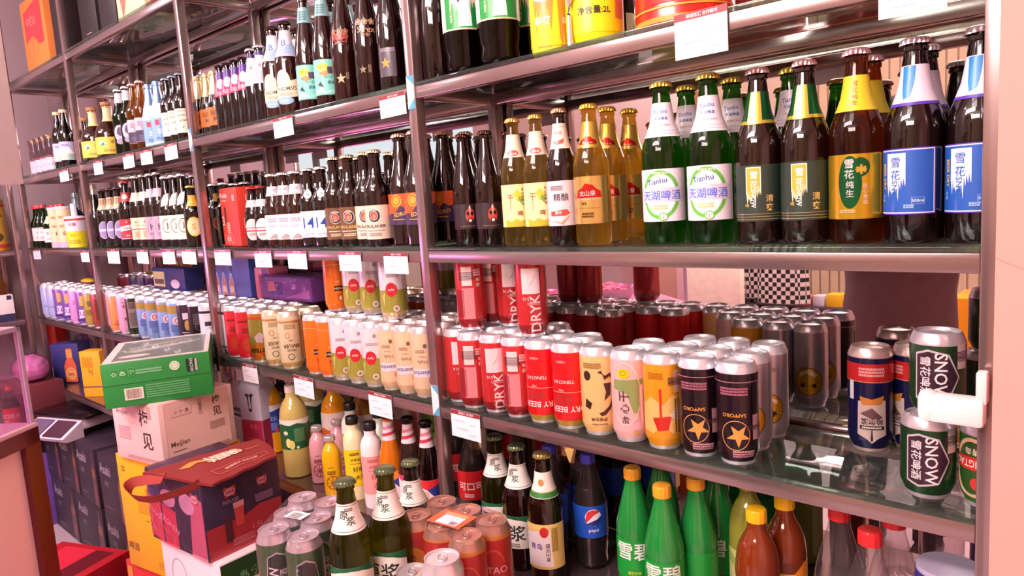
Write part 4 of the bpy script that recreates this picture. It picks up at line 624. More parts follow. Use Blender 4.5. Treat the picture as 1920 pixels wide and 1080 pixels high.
row('yellow_cup', 'drink_cup', 'white and yellow paper drinking cup with lid', MC0, [148], [1.045], Z3, None, -20)
row('seven_bottle', 'spirit_bottle', 'round dark bottle with yellow seven', MC0, [152], [1.16], Z3, None, -30)
# red gift carton for bottles
def boxthing(name, label, cat, cx, cy, cz, rz, sx, sy, sz, col, faces={}, kind='carton', group=None, ch=.002, extra=None, topcol=None):
    """upright box: centre (cx,cy), bottom z (relative), turned rz radians; faces = artwork per face: front(-Y), right(+X), left(-X), top"""
    root = empty(name, label, cat, (cx, cy, cz+H+.0002), rz, group)
    mb = B(-sx/2, sx/2, -sy/2, sy/2, 0, sz, M(kind, col), ch); mb.obj('body', root)
    fn = {'front': lambda s, t, e: (s/1000, -sy/2-e-.0002, t/1000), 'right': lambda s, t, e: (sx/2+e+.0002, s/1000, t/1000), 'left': lambda s, t, e: (-sx/2-e-.0002, -s/1000, t/1000), 'top': lambda s, t, e: (s/1000, t/1000, sz+e+.0002)}
    for f, dec in faces.items():
        a = MB(); a.norec = True; art(a, dec, fn[f], 'paper', flat=True, lift=.0003); a.obj({'front': 'front_print', 'right': 'side_print', 'left': 'end_print', 'top': 'top_print'}[f], root)
    for nm, e in (extra or []): e.obj(nm, root)
    return root
x = (xu(427, 1.05, Z3)+xu(468, 1.05, Z3))/2
boxthing('bottle_carton', 'bright red cardboard bottle carton with white lettering, on middle shelf', 'carton', x-.03, 1.085, Z3, -.1, .135, .07, .178, 'e23c30', {
    'front': [('t', 'Weidm', -38, 156, 15, 'f8d8d4'), ('l', -38, 140, 40, 1, 5, 'f8c8c0'), ('r', -34, 96, 12, 50, '4a1410'), ('t', '3', -52, 78, 30, 'f8d8d4'), ('o', -44, 22, 9, 15, 1.4, 'f8c8c0'), ('o', -20, 22, 9, 15, 1.4, 'f8c8c0'), ('o', 4, 22, 9, 15, 1.4, 'f8c8c0'), ('t', '808', -20, 22, 14, 'f8c8c0'), ('l', -12, 70, 26, 5, 7, 'f8b89c'), ('t', 'III', 44, 146, 18, 'f8d8d4')],
    'right': [('t', 'III', 0, 146, 18, 'f8d8d4'), ('l', 0, 80, 40, 4, 8, 'f8b8b0')]})

# ================================================================= UPPER SHELF
UR, US, U1 = 'on upper shelf, right bay', 'on upper shelf, second bay', 'on upper shelf beside the corner bay'
row('bear_bottle', 'beer_bottle', 'large brown bottle with green polar bear label', UR, [872, 940], [1.06, 1.16], Z2, 'polar bear bottles', 4)
row('tall_dark_bottle', 'wine_bottle', 'tall black wine bottle', UR, [826], [1.06, 1.16], Z2, None)
row('yellow_cup_keg', 'beer_keg', 'small yellow keg with beer glass picture', UR, [1035], [1.06], Z2, None, 10)
row('yellow_keg', 'beer_keg', 'bright yellow two litre keg', UR, [1118], [1.07], Z2, None, 6)
row('red_tin_barrel', 'tin_barrel', 'squat red tin barrel with gold rims', UR, [1285, 1520], [1.11], Z2, 'red tin barrels', 0)
op = MB(); P2 = atY(1070, 60, 1.0); op.tube([(0, 0, 0), (0, 0, .05), (.002, 0, .075)], [.005, .0035, .006], M('alu', 'd8d0dc'), 10)
op.tube([(.012*math.sin(2*PI*i/16)+.002, 0, .09+.014*math.cos(2*PI*i/16)) for i in range(17)], .003, M('alu', 'd8d0dc'), 8)
o = op.obj('bottle_opener', None, (xu(1068, 1.012, Z2), 1.014, Z2+H+.0005)); meta(o, 'silver bottle opener leaning between the yellow kegs, upper shelf', 'bottle opener')
row('gold_star_bottle', 'beer_bottle', 'dark red bottle with gold star', US, [655], [1.055, 1.13], Z2, None, -16)
row('flower_star_bottle', 'beer_bottle', 'dark red bottle with flower drawing and star', US, [698], [1.055, 1.13], Z2, None, -10)
row('grey_square_bottle', 'beer_bottle', 'dark red bottle with grey square star label', US, [742], [1.055, 1.13], Z2, None, -18)
row('teal_label_bottle', 'beer_bottle', 'dark red bottle with teal label', US, [587, 620], [1.05, 1.125], Z2, 'teal label bottles', -14)
row('cream_shield_bottle', 'beer_bottle', 'brown bottle with cream shield label', US, [523, 545], [1.05, 1.125], Z2, 'cream shield bottles', -14)
row('white_neck_bottle', 'beer_bottle', 'dark bottle with long white neck label', US, [487, 503], [1.045, 1.11], Z2, 'white neck bottles', -10)
row('pink_neck_bottle', 'beer_bottle', 'dark bottle with pink neck label', US, [425, 439, 453, 467], [1.045, 1.11], Z2, 'pink neck bottles', -10)
row('gold_neck_bottle', 'beer_bottle', 'small dark bottle with gold foil neck', US, [383, 398, 411], [1.06, 1.13], Z2, 'gold foil neck bottles', -10)
row('cream_text_bottle', 'beer_bottle', 'dark bottle with cream lettered label', U1, [325, 338, 350], [1.045, 1.115], Z2, 'cream lettered bottles', -14)
row('blue_neck_bottle', 'beer_bottle', 'pale bottle with sky blue foil neck', U1, [291, 307], [1.045, 1.115], Z2, 'sky blue neck bottles', -14)
row('plum_gold_bottle', 'beer_bottle', 'golden bottle with mauve and plum label', U1, [263, 277], [1.045, 1.115], Z2, 'mauve and plum label bottles', -14)
row('shield_green_bottle', 'beer_bottle', 'green bottle with grey shield label', U1, [236, 250], [1.045, 1.115], Z2, 'grey shield bottles', -14)
row('yellow_label_round_bottle', 'spirit_bottle', 'round amber flask with yellow label', U1, [184, 211], [1.055, 1.17], Z2, 'amber flasks', -20)
row('corked_dark_bottle', 'spirit_bottle', 'black corked flask', U1, [170], [1.13], Z2, None)
boxthing('wooden_box', 'narrow brown wooden box behind the post on the upper shelf', 'box', xu(160, 1.05, Z2), 1.05, Z2, 0, .04, .05, .12, 'a0705c')
U0 = 'on upper shelf, corner bay'
row('picture_label_bottle', 'spirit_bottle', 'dark bottle with mountain picture label', U0, [120, 132], [1.055], Z2, 'mountain picture bottles', -20)
row('small_yellow_cap_bottle', 'spirit_bottle', 'small pale bottle with yellow cap', U0, [72, 82, 92, 102], [1.07], Z2, 'yellow cap bottles', -20)

# ================================================================= TOP SHELF
xa, xb = atY(45, 139, 1.03).x, atY(93, 114, 1.03).x
boxthing('gift_box', 'orange gift box with red panel on the top shelf by the wall', 'box', (xa+xb)/2-.03, 1.12, Z1, .0, abs(xb-xa)*.85, .14, .33, 'd87c38', {
    'front': [('p', [(-125, 150), (-125, 280), (60, 305), (125, 290), (125, 120), (60, 118), (20, 140), (-30, 170)], 'd8343c'), ('t', '牛栏山', -30, 232, 44, 'e8806c'), ('t', '百年', 0, 182, 20, 'e0605c'), ('o', -4, 120, 40, 36, 3, 'c86a40')]})
xa, xb = atY(97, 112, 1.03).x, atY(122, 100, 1.03).x
boxthing('gift_box', 'tall dark plum box with pink sticker on the top shelf', 'box', xa+.06, 1.12, Z1, 0, .12, .14, .38, '241418', {'front': [('r', 30, 300, 46, 80, 'd8606c')]})
xa, xb = atY(138, 88, 1.03).x, atY(206, 47, 1.03).x
boxthing('gift_box', 'tall black box with red emblem on the top shelf', 'box', (xa+xb)/2-.05, 1.12, Z1, 0, (xb-xa)*.45, .15, .4, '180d10', {'front': [('p', [(-30, 190), (-8, 260), (14, 196), (0, 180)], '8a3c40'), ('p', [(-20, 196), (-8, 240), (4, 200)], '342226'), ('t', '茅', -8, 208, 18, 'a85450'), ('l', 0, 40, 50, 1, 5, 'b0989c')]})
boxthing('gift_box', 'plain tall brown-black box beside the black emblem box', 'box', (xa+xb)/2+.15, 1.12, Z1, 0, (xb-xa)*.4, .15, .4, '1e1216')
xa, xb = atY(208, 45, 1.03).x, atY(262, 12, 1.03).x
boxthing('gift_box', 'cream gift box with horse painting on the top shelf', 'box', (xa+xb)/2+.02, 1.12, Z1, 0, abs(xb-xa)*.9, .15, .3, 'e8cfa8', {'front': [('p', [(-90, 110), (-40, 150), (20, 160), (40, 100), (10, 70), (-30, 84), (-70, 20)], 'b87060'), ('p', [(-50, 96), (20, 108), (24, 84), (-20, 78)], 'e0b040'), ('p', [(-80, 150), (10, 176), (60, 160), (50, 140)], '5c2c34')]})
boxthing('gift_box', 'red gift box at the end of the top shelf row', 'box', xb+.125, 1.12, Z1, 0, .15, .15, .3, 'd84844')

# ================================================================= LOWER SHELF (cans stand upside down)
LR, LS, L1 = 'front row, right bay', 'front row, second bay', 'front row, beside corner bay'
YC = [1.034, 1.102, 1.170]; cx_of = {}
def cans(key, desc, where, us, Ys, group, off=0): row(key, 'beer_can', desc, where, us, Ys, Z4, group, off)
seq = [('red_white_can', 857, 3, 'red can with white panel, above the price tag', 10), ('red_barcode_can', 892, 3, 'red can with barcode, left of the second white panel can', 0), ('red_white_can', 930, 3, 'second red can with white panel from the post', 0), ('red_barcode_can', 974, 3, 'red can with barcode, left of the bright red pair', -4), ('bright_red_can', 1018, 2, 'bright red can, left one of the pair', -14), ('bright_red_can', 1066, 2, 'bright red can, right one of the pair', -14)]
for key, u, n, d, off in seq:
    x0 = xu(u, YC[0], Z4)
    for j in range(n): put(key, x0, YC[j], Z4, [d+', front row', d.split(',')[0]+', second row, '+ORD[seq.index((key, u, n, d, off))], d.split(',')[0]+', third row, '+ORD[seq.index((key, u, n, d, off))]][j], 'red cans of the right bay', 'beer_can', off)
cans('cream_brush_can', 'cream can with dark brushstroke bird, right bay front row', 'lower shelf', [1124], YC[:1], None, -10)
cans('pink_smile_can', 'pink and green can with yellow smiley', 'right bay', [1186], YC[:2], None, -6)
cans('orange_wave_can', 'orange can with red splash', 'right bay', [1247], YC[:3], None, -4)
cans('black_star_can', 'black can with gold star', LR, [1315, 1384], YC[:1], 'black star cans', -6)
cans('silver_smile_can', 'silver can with yellow face', 'behind the star cans', [1348, 1411], [YC[1], YC[2]+.003], 'silver face cans', -22)
for i, (u, v) in enumerate(((887, 614), (926, 608), (960, 611), (1001, 614))):
    zt = Z4+CH; p = atZ(u, v, zt+.001); y = [1.058, 1.128, 1.128, 1.058][i]
    put(['red_barcode_can', 'red_barcode_can', 'red_white_can', 'red_white_can'][i], xu(u, y, zt), y, zt+.0003, 'red can stacked on top of the others, %s of four' % ORD[i] if i < 3 else 'red can stacked on top of the others, rightmost of four', 'stacked red cans', 'beer_can', 4)
put('navy_red_can', -.333, 1.195, Z4, 'navy can with red top and silver shield, left of the green cans', None, 'beer_can', 4)
put('navy_red_can', -.278, 1.236, Z4, 'navy can with red top, half hidden behind the green can', None, 'beer_can', -60)
put('small_green_can', -.222, 1.058, Z4, 'short green can with sideways white lettering, lower one of two', None, 'beer_can', -8)
put('small_green_can', -.214, 1.068, Z4+.1125, 'short green can stacked on top of the other green can', None, 'beer_can', -8)
put('green_oval_can', -.152, 1.062, Z4, 'short green can with white oval and red band by the post', None, 'beer_can', -20)
# second bay
YB = [1.034, 1.102, 1.170]
cans('white_black_can', 'white can with black bands', L1, [401, 429], YB, 'white cans', -6)
cans('plain_red_can', 'plain red can', LS, [448, 468], YB, 'plain red cans', -6)
cans('tiger_can', 'gold can with white horned animal', 'second bay', [494], YB, None, -6)
cans('cream_brew_can', 'cream can with upside-down dark lettering', LS, [522, 551], YB[:2], 'cream lettered cans', -8)
cans('orange_panel_can', 'orange can with black panel', LS, [600, 623], YB, 'orange cans', -6)
cans('olive_dot_can', 'white and olive can with red dot', LS, [649, 679, 710], YB, 'white and olive cans', -10)
cans('cream_white_can', 'cream can with white name band', LS, [741, 772, 800], YB, 'cream banded cans', -14)
zt = Z4+CH+.0003
for i, (key, u, y, d) in enumerate((('orange_panel_can', 634, 1.10, 'orange can stacked on the others, left end of the stack'), ('olive_dot_can', 671, 1.105, 'white and olive can stacked, next to the orange one'), ('olive_dot_can', 703, 1.105, 'white and olive can stacked, middle of the three'), ('olive_dot_can', 742, 1.075, 'white and olive can stacked, nearest to the post'))):
    put(key, xu(u, y, zt), y, zt, d, 'cans stacked in the second bay', 'beer_can', 0)
# first bay, corner bay
for key, us, ys, d in (('brown_red_can', [193], YB, 'brown-red can beside the post'), ('pink_pattern_can', [209], YB, 'pale pink can beside the post'), ('orange_pattern_can', [226], YB, 'pale orange can with pattern'), ('pink_pattern_can', [243], YB, 'pink can with small drawings'), ('green_black_can', [260], YB, 'dark green can with barcode'),
        ('blue_target_can', [280, 297], YB, 'blue can with red target'), ('blue_target_can', [320, 340], YB, 'light blue can with red target'), ('navy_collar_can', [359], YB, 'dark can with white panel and harp'), ('black_script_can', [380], YB, 'black can with faint lettering')):
    cans(key, d, 'beside corner bay' if len(us) > 1 else 'beside the corner bay', us, ys, d+' row', -6)
for key, us, d in (('rose_can', [86], 'rose red can at the wall'), ('light_blue_can', [97], 'pale blue can, left one'), ('light_blue_can', [108], 'pale blue can, right one'), ('purple_white_can', [121], 'purple and white can, left one'), ('purple_white_can', [136], 'purple and white can, middle one'), ('pink_tall_can', [150], 'plain pink can'), ('purple_white_can', [164], 'purple and white can, right one'), ('olive_can', [178], 'olive can')):
    cans(key, d+' in the corner bay', 'lower shelf', us, YB[:2], None, -20)
# cartons standing on the cans at the back of the shelf
zt = Z4+CH+.0004
xa, xb = xu(432, 1.19, zt), xu(492, 1.19, zt)
wb = [('r', 0, 70, 280, 140, '3c58b4')]
for s in (-100, -45, 10): wb += [('p', [(s-20, 0), (s+20, 0), (s+20, 40), (s+8, 75), (s+8, 110), (s-8, 110), (s-8, 75), (s-20, 40)], '9fb0e8'), ('p', [(s-15, 0), (s+15, 0), (s+15, 38), (s+5, 70), (s-5, 70), (s-15, 38)], 'c87868'), ('r', s, 92, 12, 26, '28284c'), ('r', s, 22, 24, 22, 'e8c8a8')]
boxthing('drinks_carton', 'blue carton printed with bottles standing on the cans, second bay', 'carton', (xa+xb)/2-.03, 1.19, zt, 0, .28, .07, .13, '3c58b4', {'front': wb}, ch=.001)
boxthing('drinks_carton', 'small pink carton standing on the cans behind the price tag', 'carton', xb+.045+.03, 1.19, zt, 0, .09, .07, .10, 'e0708c', {'front': [('r', -6, 50, 8, 96, 'f0a8bc'), ('l', 8, 60, 40, 4, 9, 'f0b8c8'), ('p', [(0, 96), (40, 96), (40, 70), (10, 80)], '4c4ca8')]}, ch=.001)
xa = xu(560, 1.19, zt)
pk = boxthing('wrapped_pack', 'blue and lilac pack in shiny film lying on the cans, second bay', 'pack', xa, 1.185, zt, 0, .30, .08, .075, '8c80b8', {'front': [('r', -60, 38, 90, 40, '4c5494'), ('p', [(-100, 60), (-60, 60), (-50, 30), (-100, 26)], 'e0b894'), ('p', [(0, 10), (140, 40), (140, 12)], 'c8b0d8')]}, ch=.008, extra=[('film', B(-.155, .155, -.044, .044, -.0001, .082, M('film', 'e8b8e0'), .01))])
zt = Z4+CH+.0004
boxthing('drinks_carton', 'dark blue and cream carton standing on cans beside the corner bay', 'carton', xu(335, 1.19, zt), 1.19, zt, 0, .30, .07, .085, '2c3478', {'front': [('r', -90, 40, 110, 60, 'd8c890'), ('r', -90, 30, 90, 20, '4c3c2c'), ('e', 60, 24, 40, 18, 'e8d8f0')]}, ch=.001)
yb = MB(); rnd = random.Random(2)
yb.tube([(-.1, 0, .0), (-.05, .01, .012), (0, 0, .016), (.05, -.01, .012), (.1, 0, .004)], [.012, .03, .036, .03, .012], M('plastic', 'dcb028'), 10)
o = yb.obj('snack_bag', None, (xu(165, 1.12, zt), 1.12, zt+H+.036)); o.scale = (.7, .8, .3); o.location.z -= .024; meta(o, 'yellow snack bag lying on top of the cans in the corner bay', 'bag')
# ================================================================= BOTTOM SHELF
JB = 'bottom shelf, second bay'
def one(key, name, lab, u, y, off=0, z=Z5, g=None): put(key, xu(u, y, z), y, z, lab, g, name, off)
one('green_band_juice', 'juice_bottle', 'large pale juice bottle with green lemon label, bottom shelf', 562, 1.055, -6)
one('yellow_blue_juice', 'juice_bottle', 'yellow juice bottle with blue label behind the green label one', 519, 1.125, -4)
one('dark_plum_juice', 'juice_bottle', 'dark plum juice bottle with lilac label, bottom shelf', 536, 1.185, -4)
one('orange_mountain_juice', 'juice_bottle', 'large orange juice bottle with orange mountain label', 637, 1.16, -4)
one('green_band_juice', 'juice_bottle', 'pale juice bottle with green label, half hidden in the back', 594, 1.195, -40)
one('amber_back_juice', 'juice_bottle', 'amber juice bottle at the back beside the large orange one', 690, 1.205, -4)
one('small_pink_juice', 'juice_bottle', 'small pink juice bottle with silver cap in front', 603, 1.06, -4)
one('small_yellow_juice', 'juice_bottle', 'small yellow juice bottle with silver cap in front', 628, 1.03, -4)
one('small_pink_juice', 'juice_bottle', 'small pink juice bottle, back one behind the small yellow one', 640, 1.125, -4)
one('green_milk_bottle', 'milk_tea_bottle', 'milky bottle with green label and black cap', 668, 1.13, 6)
one('yellow_milk_bottle', 'milk_tea_bottle', 'milky bottle with yellow label and black cap', 673, 1.055, 4)
one('pink_milk_bottle', 'milk_tea_bottle', 'milky bottle with pink label and black cap', 706, 1.05, 8)
one('green_milk_bottle', 'milk_tea_bottle', 'milky bottle with black cap at the back, under the tag', 722, 1.13, 6)
one('orange_soda_bottle', 'soda_bottle', 'orange soda bottle with striped neck, leftmost of three', 746, 1.05, -4)
one('clear_soda_bottle', 'soda_bottle', 'clear soda bottle with striped neck, middle of three', 778, 1.06, -6)
one('dark_soda_bottle', 'soda_bottle', 'dark soda bottle with striped neck, beside the post', 809, 1.065, -14)
xm = -2.142
boxthing('milk_carton', 'pink and white milk carton with cow drawing beside the green box', 'carton', xm, 1.085, Z5, .35, .085, .07, .225, 'e4d8ec', {'front': [('r', 0, 62, 84, 120, 'c8345c'), ('p', [(-9, 196), (-18, 206), (-8, 210), (0, 204), (8, 210), (18, 206), (9, 196), (6, 150), (-6, 150)], '2c2c3c'), ('p', [(-3, 200), (3, 200), (4, 160), (-4, 160)], 'f0e8f4'), ('t', '牛乳', 8, 100, 16, 'e88ca4'), ('l', 0, 60, 50, 4, 8, 'e87090')],
    'right': [('r', 0, 62, 69, 120, 'b83058')]}, extra=[('gable', MB().add([(-.0425, -.035, .225), (.0425, -.035, .225), (.0425, .035, .225), (-.0425, .035, .225), (-.0425, 0, .262), (.0425, 0, .262)], [(0, 1, 5, 4), (2, 3, 4, 5), (0, 4, 3), (1, 2, 5)], M('carton', 'e8dcf0')))])
one('cola_bottle', 'cola_bottle', 'cola bottle with red label beside the green draft bottles', 893, 1.13, 4)
one('cola_bottle', 'cola_bottle', 'cola bottle with red label half hidden behind the post', 862, 1.19, -30)
one('cola_bottle', 'cola_bottle', 'cola bottle with red label behind the gold edged bottle', 1052, 1.21, 10)
one('blue_cola_bottle', 'cola_bottle', 'dark cola bottle with round tricolour emblem on blue label', 1112, 1.135, 2)
one('blue_cola_bottle', 'cola_bottle', 'dark cola bottle with blue label turned sideways, left one', 1098, 1.21, -95)
one('blue_cola_bottle', 'cola_bottle', 'dark cola bottle with blue cap behind the gold edged bottle', 1040, 1.13, -90)
one('draft_bottle', 'beer_bottle', 'green beer bottle with white neck label beside the cola', 941, 1.07, -10)
one('dark_draft_bottle', 'beer_bottle', 'dark beer bottle with white neck label, right bay', 982, 1.05, -34)
one('gold_edge_bottle', 'beer_bottle', 'dark beer bottle with gold edged label, bottom shelf', 1030, 1.04, -8)
lf = ['front left', 'nearest', 'behind the nearest', 'back left', 'back right']
for i, (u, y) in enumerate(((1196, 1.075), (1254, 1.035), (1306, 1.09), (1246, 1.165), (1350, 1.175))):
    one('lime_soda_bottle', 'soda_bottle', 'green lemon soda bottle with yellow cap, %s of five' % lf[i], u, y, [-6, -8, -110, 0, -34][i])
one('ice_tea_bottle', 'tea_bottle', 'iced tea bottle with yellow cap, nearer one of two', 1424, 1.04, -4)
one('ice_tea_bottle', 'tea_bottle', 'iced tea bottle with yellow cap, behind the nearer one', 1475, 1.11, -30)
one('green_tea_bottle', 'tea_bottle', 'green tea bottle with yellowish cap behind the iced tea', 1408, 1.14, 0)
one('water_bottle', 'water_bottle', 'clear water bottle with red cap, leftmost of three', 1580, 1.095)
one('water_bottle', 'water_bottle', 'clear water bottle with red cap, nearest of three', 1632, 1.04)
one('water_bottle', 'water_bottle', 'clear water bottle with red cap, rightmost of three', 1670, 1.11)
one('blue_wrap_bottle', 'water_bottle', 'wide blue wrapped bottle at the right end of bottom shelf', 1776, 1.07, -10)
# ================================================================= PRICE TAGS hung on the front rails
def tag_(x0, y0, x1, y1, lv, where, tilt=0):
    Z = LV[lv]; um = (x0+x1)/2; yy = .998
    xl, xr = xu(x0, yy, Z), xu(x1, yy, Z); w_ = max(xr-xl, .03)*1000; zt = atY(um, y0, yy).z; zb = atY(um, y1, yy).z; h_ = max(zt-zb, .02)*1000
    root = empty('price_tag', 'white price tag with dark red strip, '+where, 'price tag', ((xl+xr)/2, yy-.0012, zt+H), 0, 'price tags on the rails')
    root.rotation_euler = (0, tilt, 0)
    B(-w_/2000, w_/2000, -.0004, .0004, -h_/1000, 0, M('paper', 'f4e8f0')).obj('card', root)
    a = MB(); a.norec = True; s = w_/60
    art(a, [('r', 0, -h_*.08, w_, h_*.16, '8c3038'), ('t', '烟酒百汇 合作超市', 2*s, -h_*.08, h_*.09, 'ecd8dc'), ('l', -w_*.2, -h_*.38, w_*.3, 1, 2.2*s, 'd0c0c8'), ('l', w_*.25, -h_*.45, w_*.2, 1, 2*s, 'd0c0c8'), ('l', -w_*.1, -h_*.66, w_*.4, 1, 2.2*s, 'c8b8c0'), ('l', w_*.22, -h_*.82, w_*.25, 1, 2*s, 'd0c0c8')], lambda p, q, e: (p/1000, -.0005-e, q/1000), 'paper', flat=True, lift=.0002); a.obj('print', root)
TG = [(1265, 18, 1364, 105, 1, 'under the red tin barrel'), (1648, -30, 1778, 26, 1, 'at the top right edge of the photo'),
 (711, 177, 759, 219, 1, 'under the grey star bottle'), (512, 219, 548, 257, 1, 'under the cream shield bottles'), (308, 269, 331, 300, 1, 'under the cream lettered bottles'), (263, 281, 284, 309, 1, 'under the mauve and plum bottles'), (230, 288, 250, 316, 1, 'under the grey shield bottles'), (175, 301, 191, 328, 1, 'right of the corner bay post, upper rail'), (111, 318, 127, 341, 1, 'on the upper rail of the corner bay'),
 (719, 474, 764, 513, 2, 'under the large orange label bottles'), (635, 472, 676, 508, 2, 'under the brown emblem bottles'), (539, 470, 574, 504, 2, 'under the white label bottles'), (477, 470, 508, 501, 2, 'under the small red band bottles'), (402, 468, 432, 497, 2, 'under the swing-top bottles'), (341, 467, 367, 495, 2, 'under the slanted label bottles'), (304, 468, 327, 495, 2, 'under the mauve label bottles'), (256, 468, 277, 494, 2, 'under the red crossed bottle'), (201, 467, 223, 494, 2, 'curled, under the lilac label bottles'), (151, 470, 166, 491, 2, 'middle rail of the corner bay'), (62, 468, 75, 486, 2, 'at the left end of the middle rail'),
 (454, 683, 482, 716, 3, 'above the yellow juice bottle'), (551, 706, 587, 743, 3, 'above the large orange juice bottle'), (691, 737, 734, 780, 3, 'above the black capped bottles'), (846, 772, 900, 822, 3, 'below the white panel red can')]
for a in TG: tag_(*a[:5], a[5], random.uniform(-.02, .02))
# white plastic clip on the right post
cl = MB(); p = atY(1795, 765, .985); cl.box(-.034, .03, -.012, .012, -.019, .017, M('plastic', 'ece0e0'), .006); cl.box(-.042, -.02, -.014, .014, -.02, .02, M('plastic', 'f0e6e6'), .009)
cl.box(.02, .032, -.008, .01, .01, .05, M('plastic', 'e8d8d8'), .003)
o = cl.obj('plastic_clip', None, (p.x, .982, p.z+H)); meta(o, 'white plastic clip on the right post beside the green cans', 'clip')

# ================================================================= CARTONS IN FRONT OF THE RACK
def rot_of(ax, ay, bx, by): return math.atan2(by-ay, bx-ax)
def stackbox(name, label, F_, wx, wy, z0, z1, rz, col, faces, kind='carton', **k):
    "F_ = front right corner (x,y); box runs wx to the left and wy to the back, turned rz"
    c, s = math.cos(rz), math.sin(rz); cx = F_[0]+(-wx/2)*c-(wy/2)*s; cy = F_[1]+(-wx/2)*s+(wy/2)*c
    return boxthing(name, label, 'carton', cx, cy, z0, rz, wx, wy, z1-z0-.0006, col, faces, kind, **k)
z_y, z_p, z_g = -1.02, -.672, -.494
stackbox('beer_case', 'red case at the bottom of the stack under the yellow case', (-2.01, .74), .30, .235, -H, z_y, .17, 'd82428', {
    'front': [('r', -120, 330, 40, 60, 'f0d8d8'), ('t', '福', 20, 250, 90, 'e86a5c'), ('l', 10, 150, 160, 4, 20, 'f0a098'), ('r', -128, 350, 26, 130, 'e89020')], 'right': [('t', '啤酒', 0, 260, 70, 'e8705c')]})
stackbox('beer_case', 'yellow case in the stack with small dark lettering', (-2.0, .733), .265, .235, z_y, z_p, .17, 'f4a80c', {
    'front': [('l', -100, 310, 20, 2, 10, 'b07818'), ('t', '青岛啤酒', 46, 250, 22, 'c86a20'), ('t', '一番榨り', 30, 160, 22, '6c4418'), ('l', 20, 210, 130, 4, 9, 'd09018'), ('t', '啤酒', -96, 66, 26, '8a4c14'), ('l', 70, 40, 90, 3, 8, 'c88a1c')],
    'right': [('r', 0, 170, 200, 1.5, 'c88a1c')]})
stackbox('wine_case', 'pale pink wine case with black calligraphy, between yellow and green cases', (-1.99, .722), .232, .232, z_p, z_g, .17, 'e6bcb8', {
    'front': [('t', 'MeiJian', -64, 140, 20, 'b88c94'), ('t', '梅', 44, 132, 48, '3c2430'), ('t', '见', 50, 66, 48, '3c2430'), ('l', -60, 96, 60, 5, 8, 'c89ca0'), ('r', 72, 150, 14, 36, 'c89898'), ('l', 20, 14, 160, 2, 6, 'b88c90')],
    'right': [('r', 0, 90, 200, 164, 'c89a94'), ('r', 0, 90, 197, 161, 'e8bcb2'), ('t', 'MeiJian', -62, 52, 19, '5c3c38'), ('l', -66, 33, 40, 1, 5, '8c6460'), ('t', '梅', 60, 146, 26, '3a2220'), ('t', '见', 60, 112, 26, '3a2220'), ('r', 8, 140, 12, 46, 'c89a94'), ('t', '青梅酒', 8, 140, 7, '5a3c38', -90), ('r', -50, 142, 60, 24, 'cc9e98'), ('r', -50, 142, 58, 22, 'e8bcb2'), ('t', '⇧ ☂ ♨', -50, 142, 12, '6a4844'), ('l', 56, 84, 48, 4, 6, 'b88c84'), ('l', 0, 16, 180, 3, 6, 'c09088')]})
s_ = 1.25; FL = Vector((-1.655*s_, .534*s_)); FR = Vector((-1.529*s_, .708*s_)); BL = Vector((-1.951*s_, .608*s_))
rz = math.atan2(FR.y-FL.y, FR.x-FL.x); L_ = (FR-FL).length; D_ = (BL-FL).length*.97; n = Vector((-math.sin(rz), math.cos(rz)))
rz = math.radians(64); cen = (FR+BL)/2; D_ = .36
boxthing('beer_case', 'green beer case with silvery grey top, lying topmost on the stack', 'carton', cen.x, cen.y, z_g, rz, L_, D_, .122, '1f8436', {
    'front': [('r', 0, 62, L_*990, 1.4, '0c3c1c'), ('r', -105, 92, 16, 24, '4ca35c'), ('r', -105, 92, 13, 21, '1f8436'), ('t', '⇧', -105, 92, 13, 'a8d8a8'), ('r', -84, 93, 16, 24, '4ca35c'), ('r', -84, 93, 13, 21, '1f8436'), ('t', '♨', -84, 93, 13, 'a8d8a8'), ('r', -63, 94, 16, 24, '4ca35c'), ('r', -63, 94, 13, 21, '1f8436'), ('t', '☂', -63, 94, 13, 'a8d8a8'),
        ('l', -20, 96, 64, 2, 7, '7cc08a'), ('e', 44, 96, 13, 13, 'c8dcc0'), ('o', 44, 96, 9, 9, 1, '6a9a70'), ('r', 86, 92, 26, 36, '14281c'), ('r', 98, 92, 6, 34, 'a8b0a4'), ('t', 'SNOW', 86, 92, 9, 'c8d8c8', -90),
        ('r', -62, 34, 46, 32, 'ecd4c8'), ('b', -62, 34, 38, 26), ('l', 22, 52, 110, 6, 6.4, '58aa68')],
    'left': [('r', 0, 61, D_*990, 116, 'a09a94'), ('r', 20, 40, 120, 70, 'a88880')],
    'top': [('r', 0, 0, L_*985, D_*985, 'd0c4c0'), ('r', 4, 0, L_*860, D_*850, '6c726c'), ('p', [(-90, -20), (80, 60), (100, 40), (-60, -50)], 'a8a8a2'), ('p', [(-90, 40), (60, 120), (90, 96), (-80, 10)], '8c908a'), ('t', 'TSINGTAO', 0, 24, 34, 'b8b8b0', 22), ('e', -60, -104, 40, 22, 'c0bcb4'), ('t', 'SNOW', 64, 116, 22, '8a8e88')]})
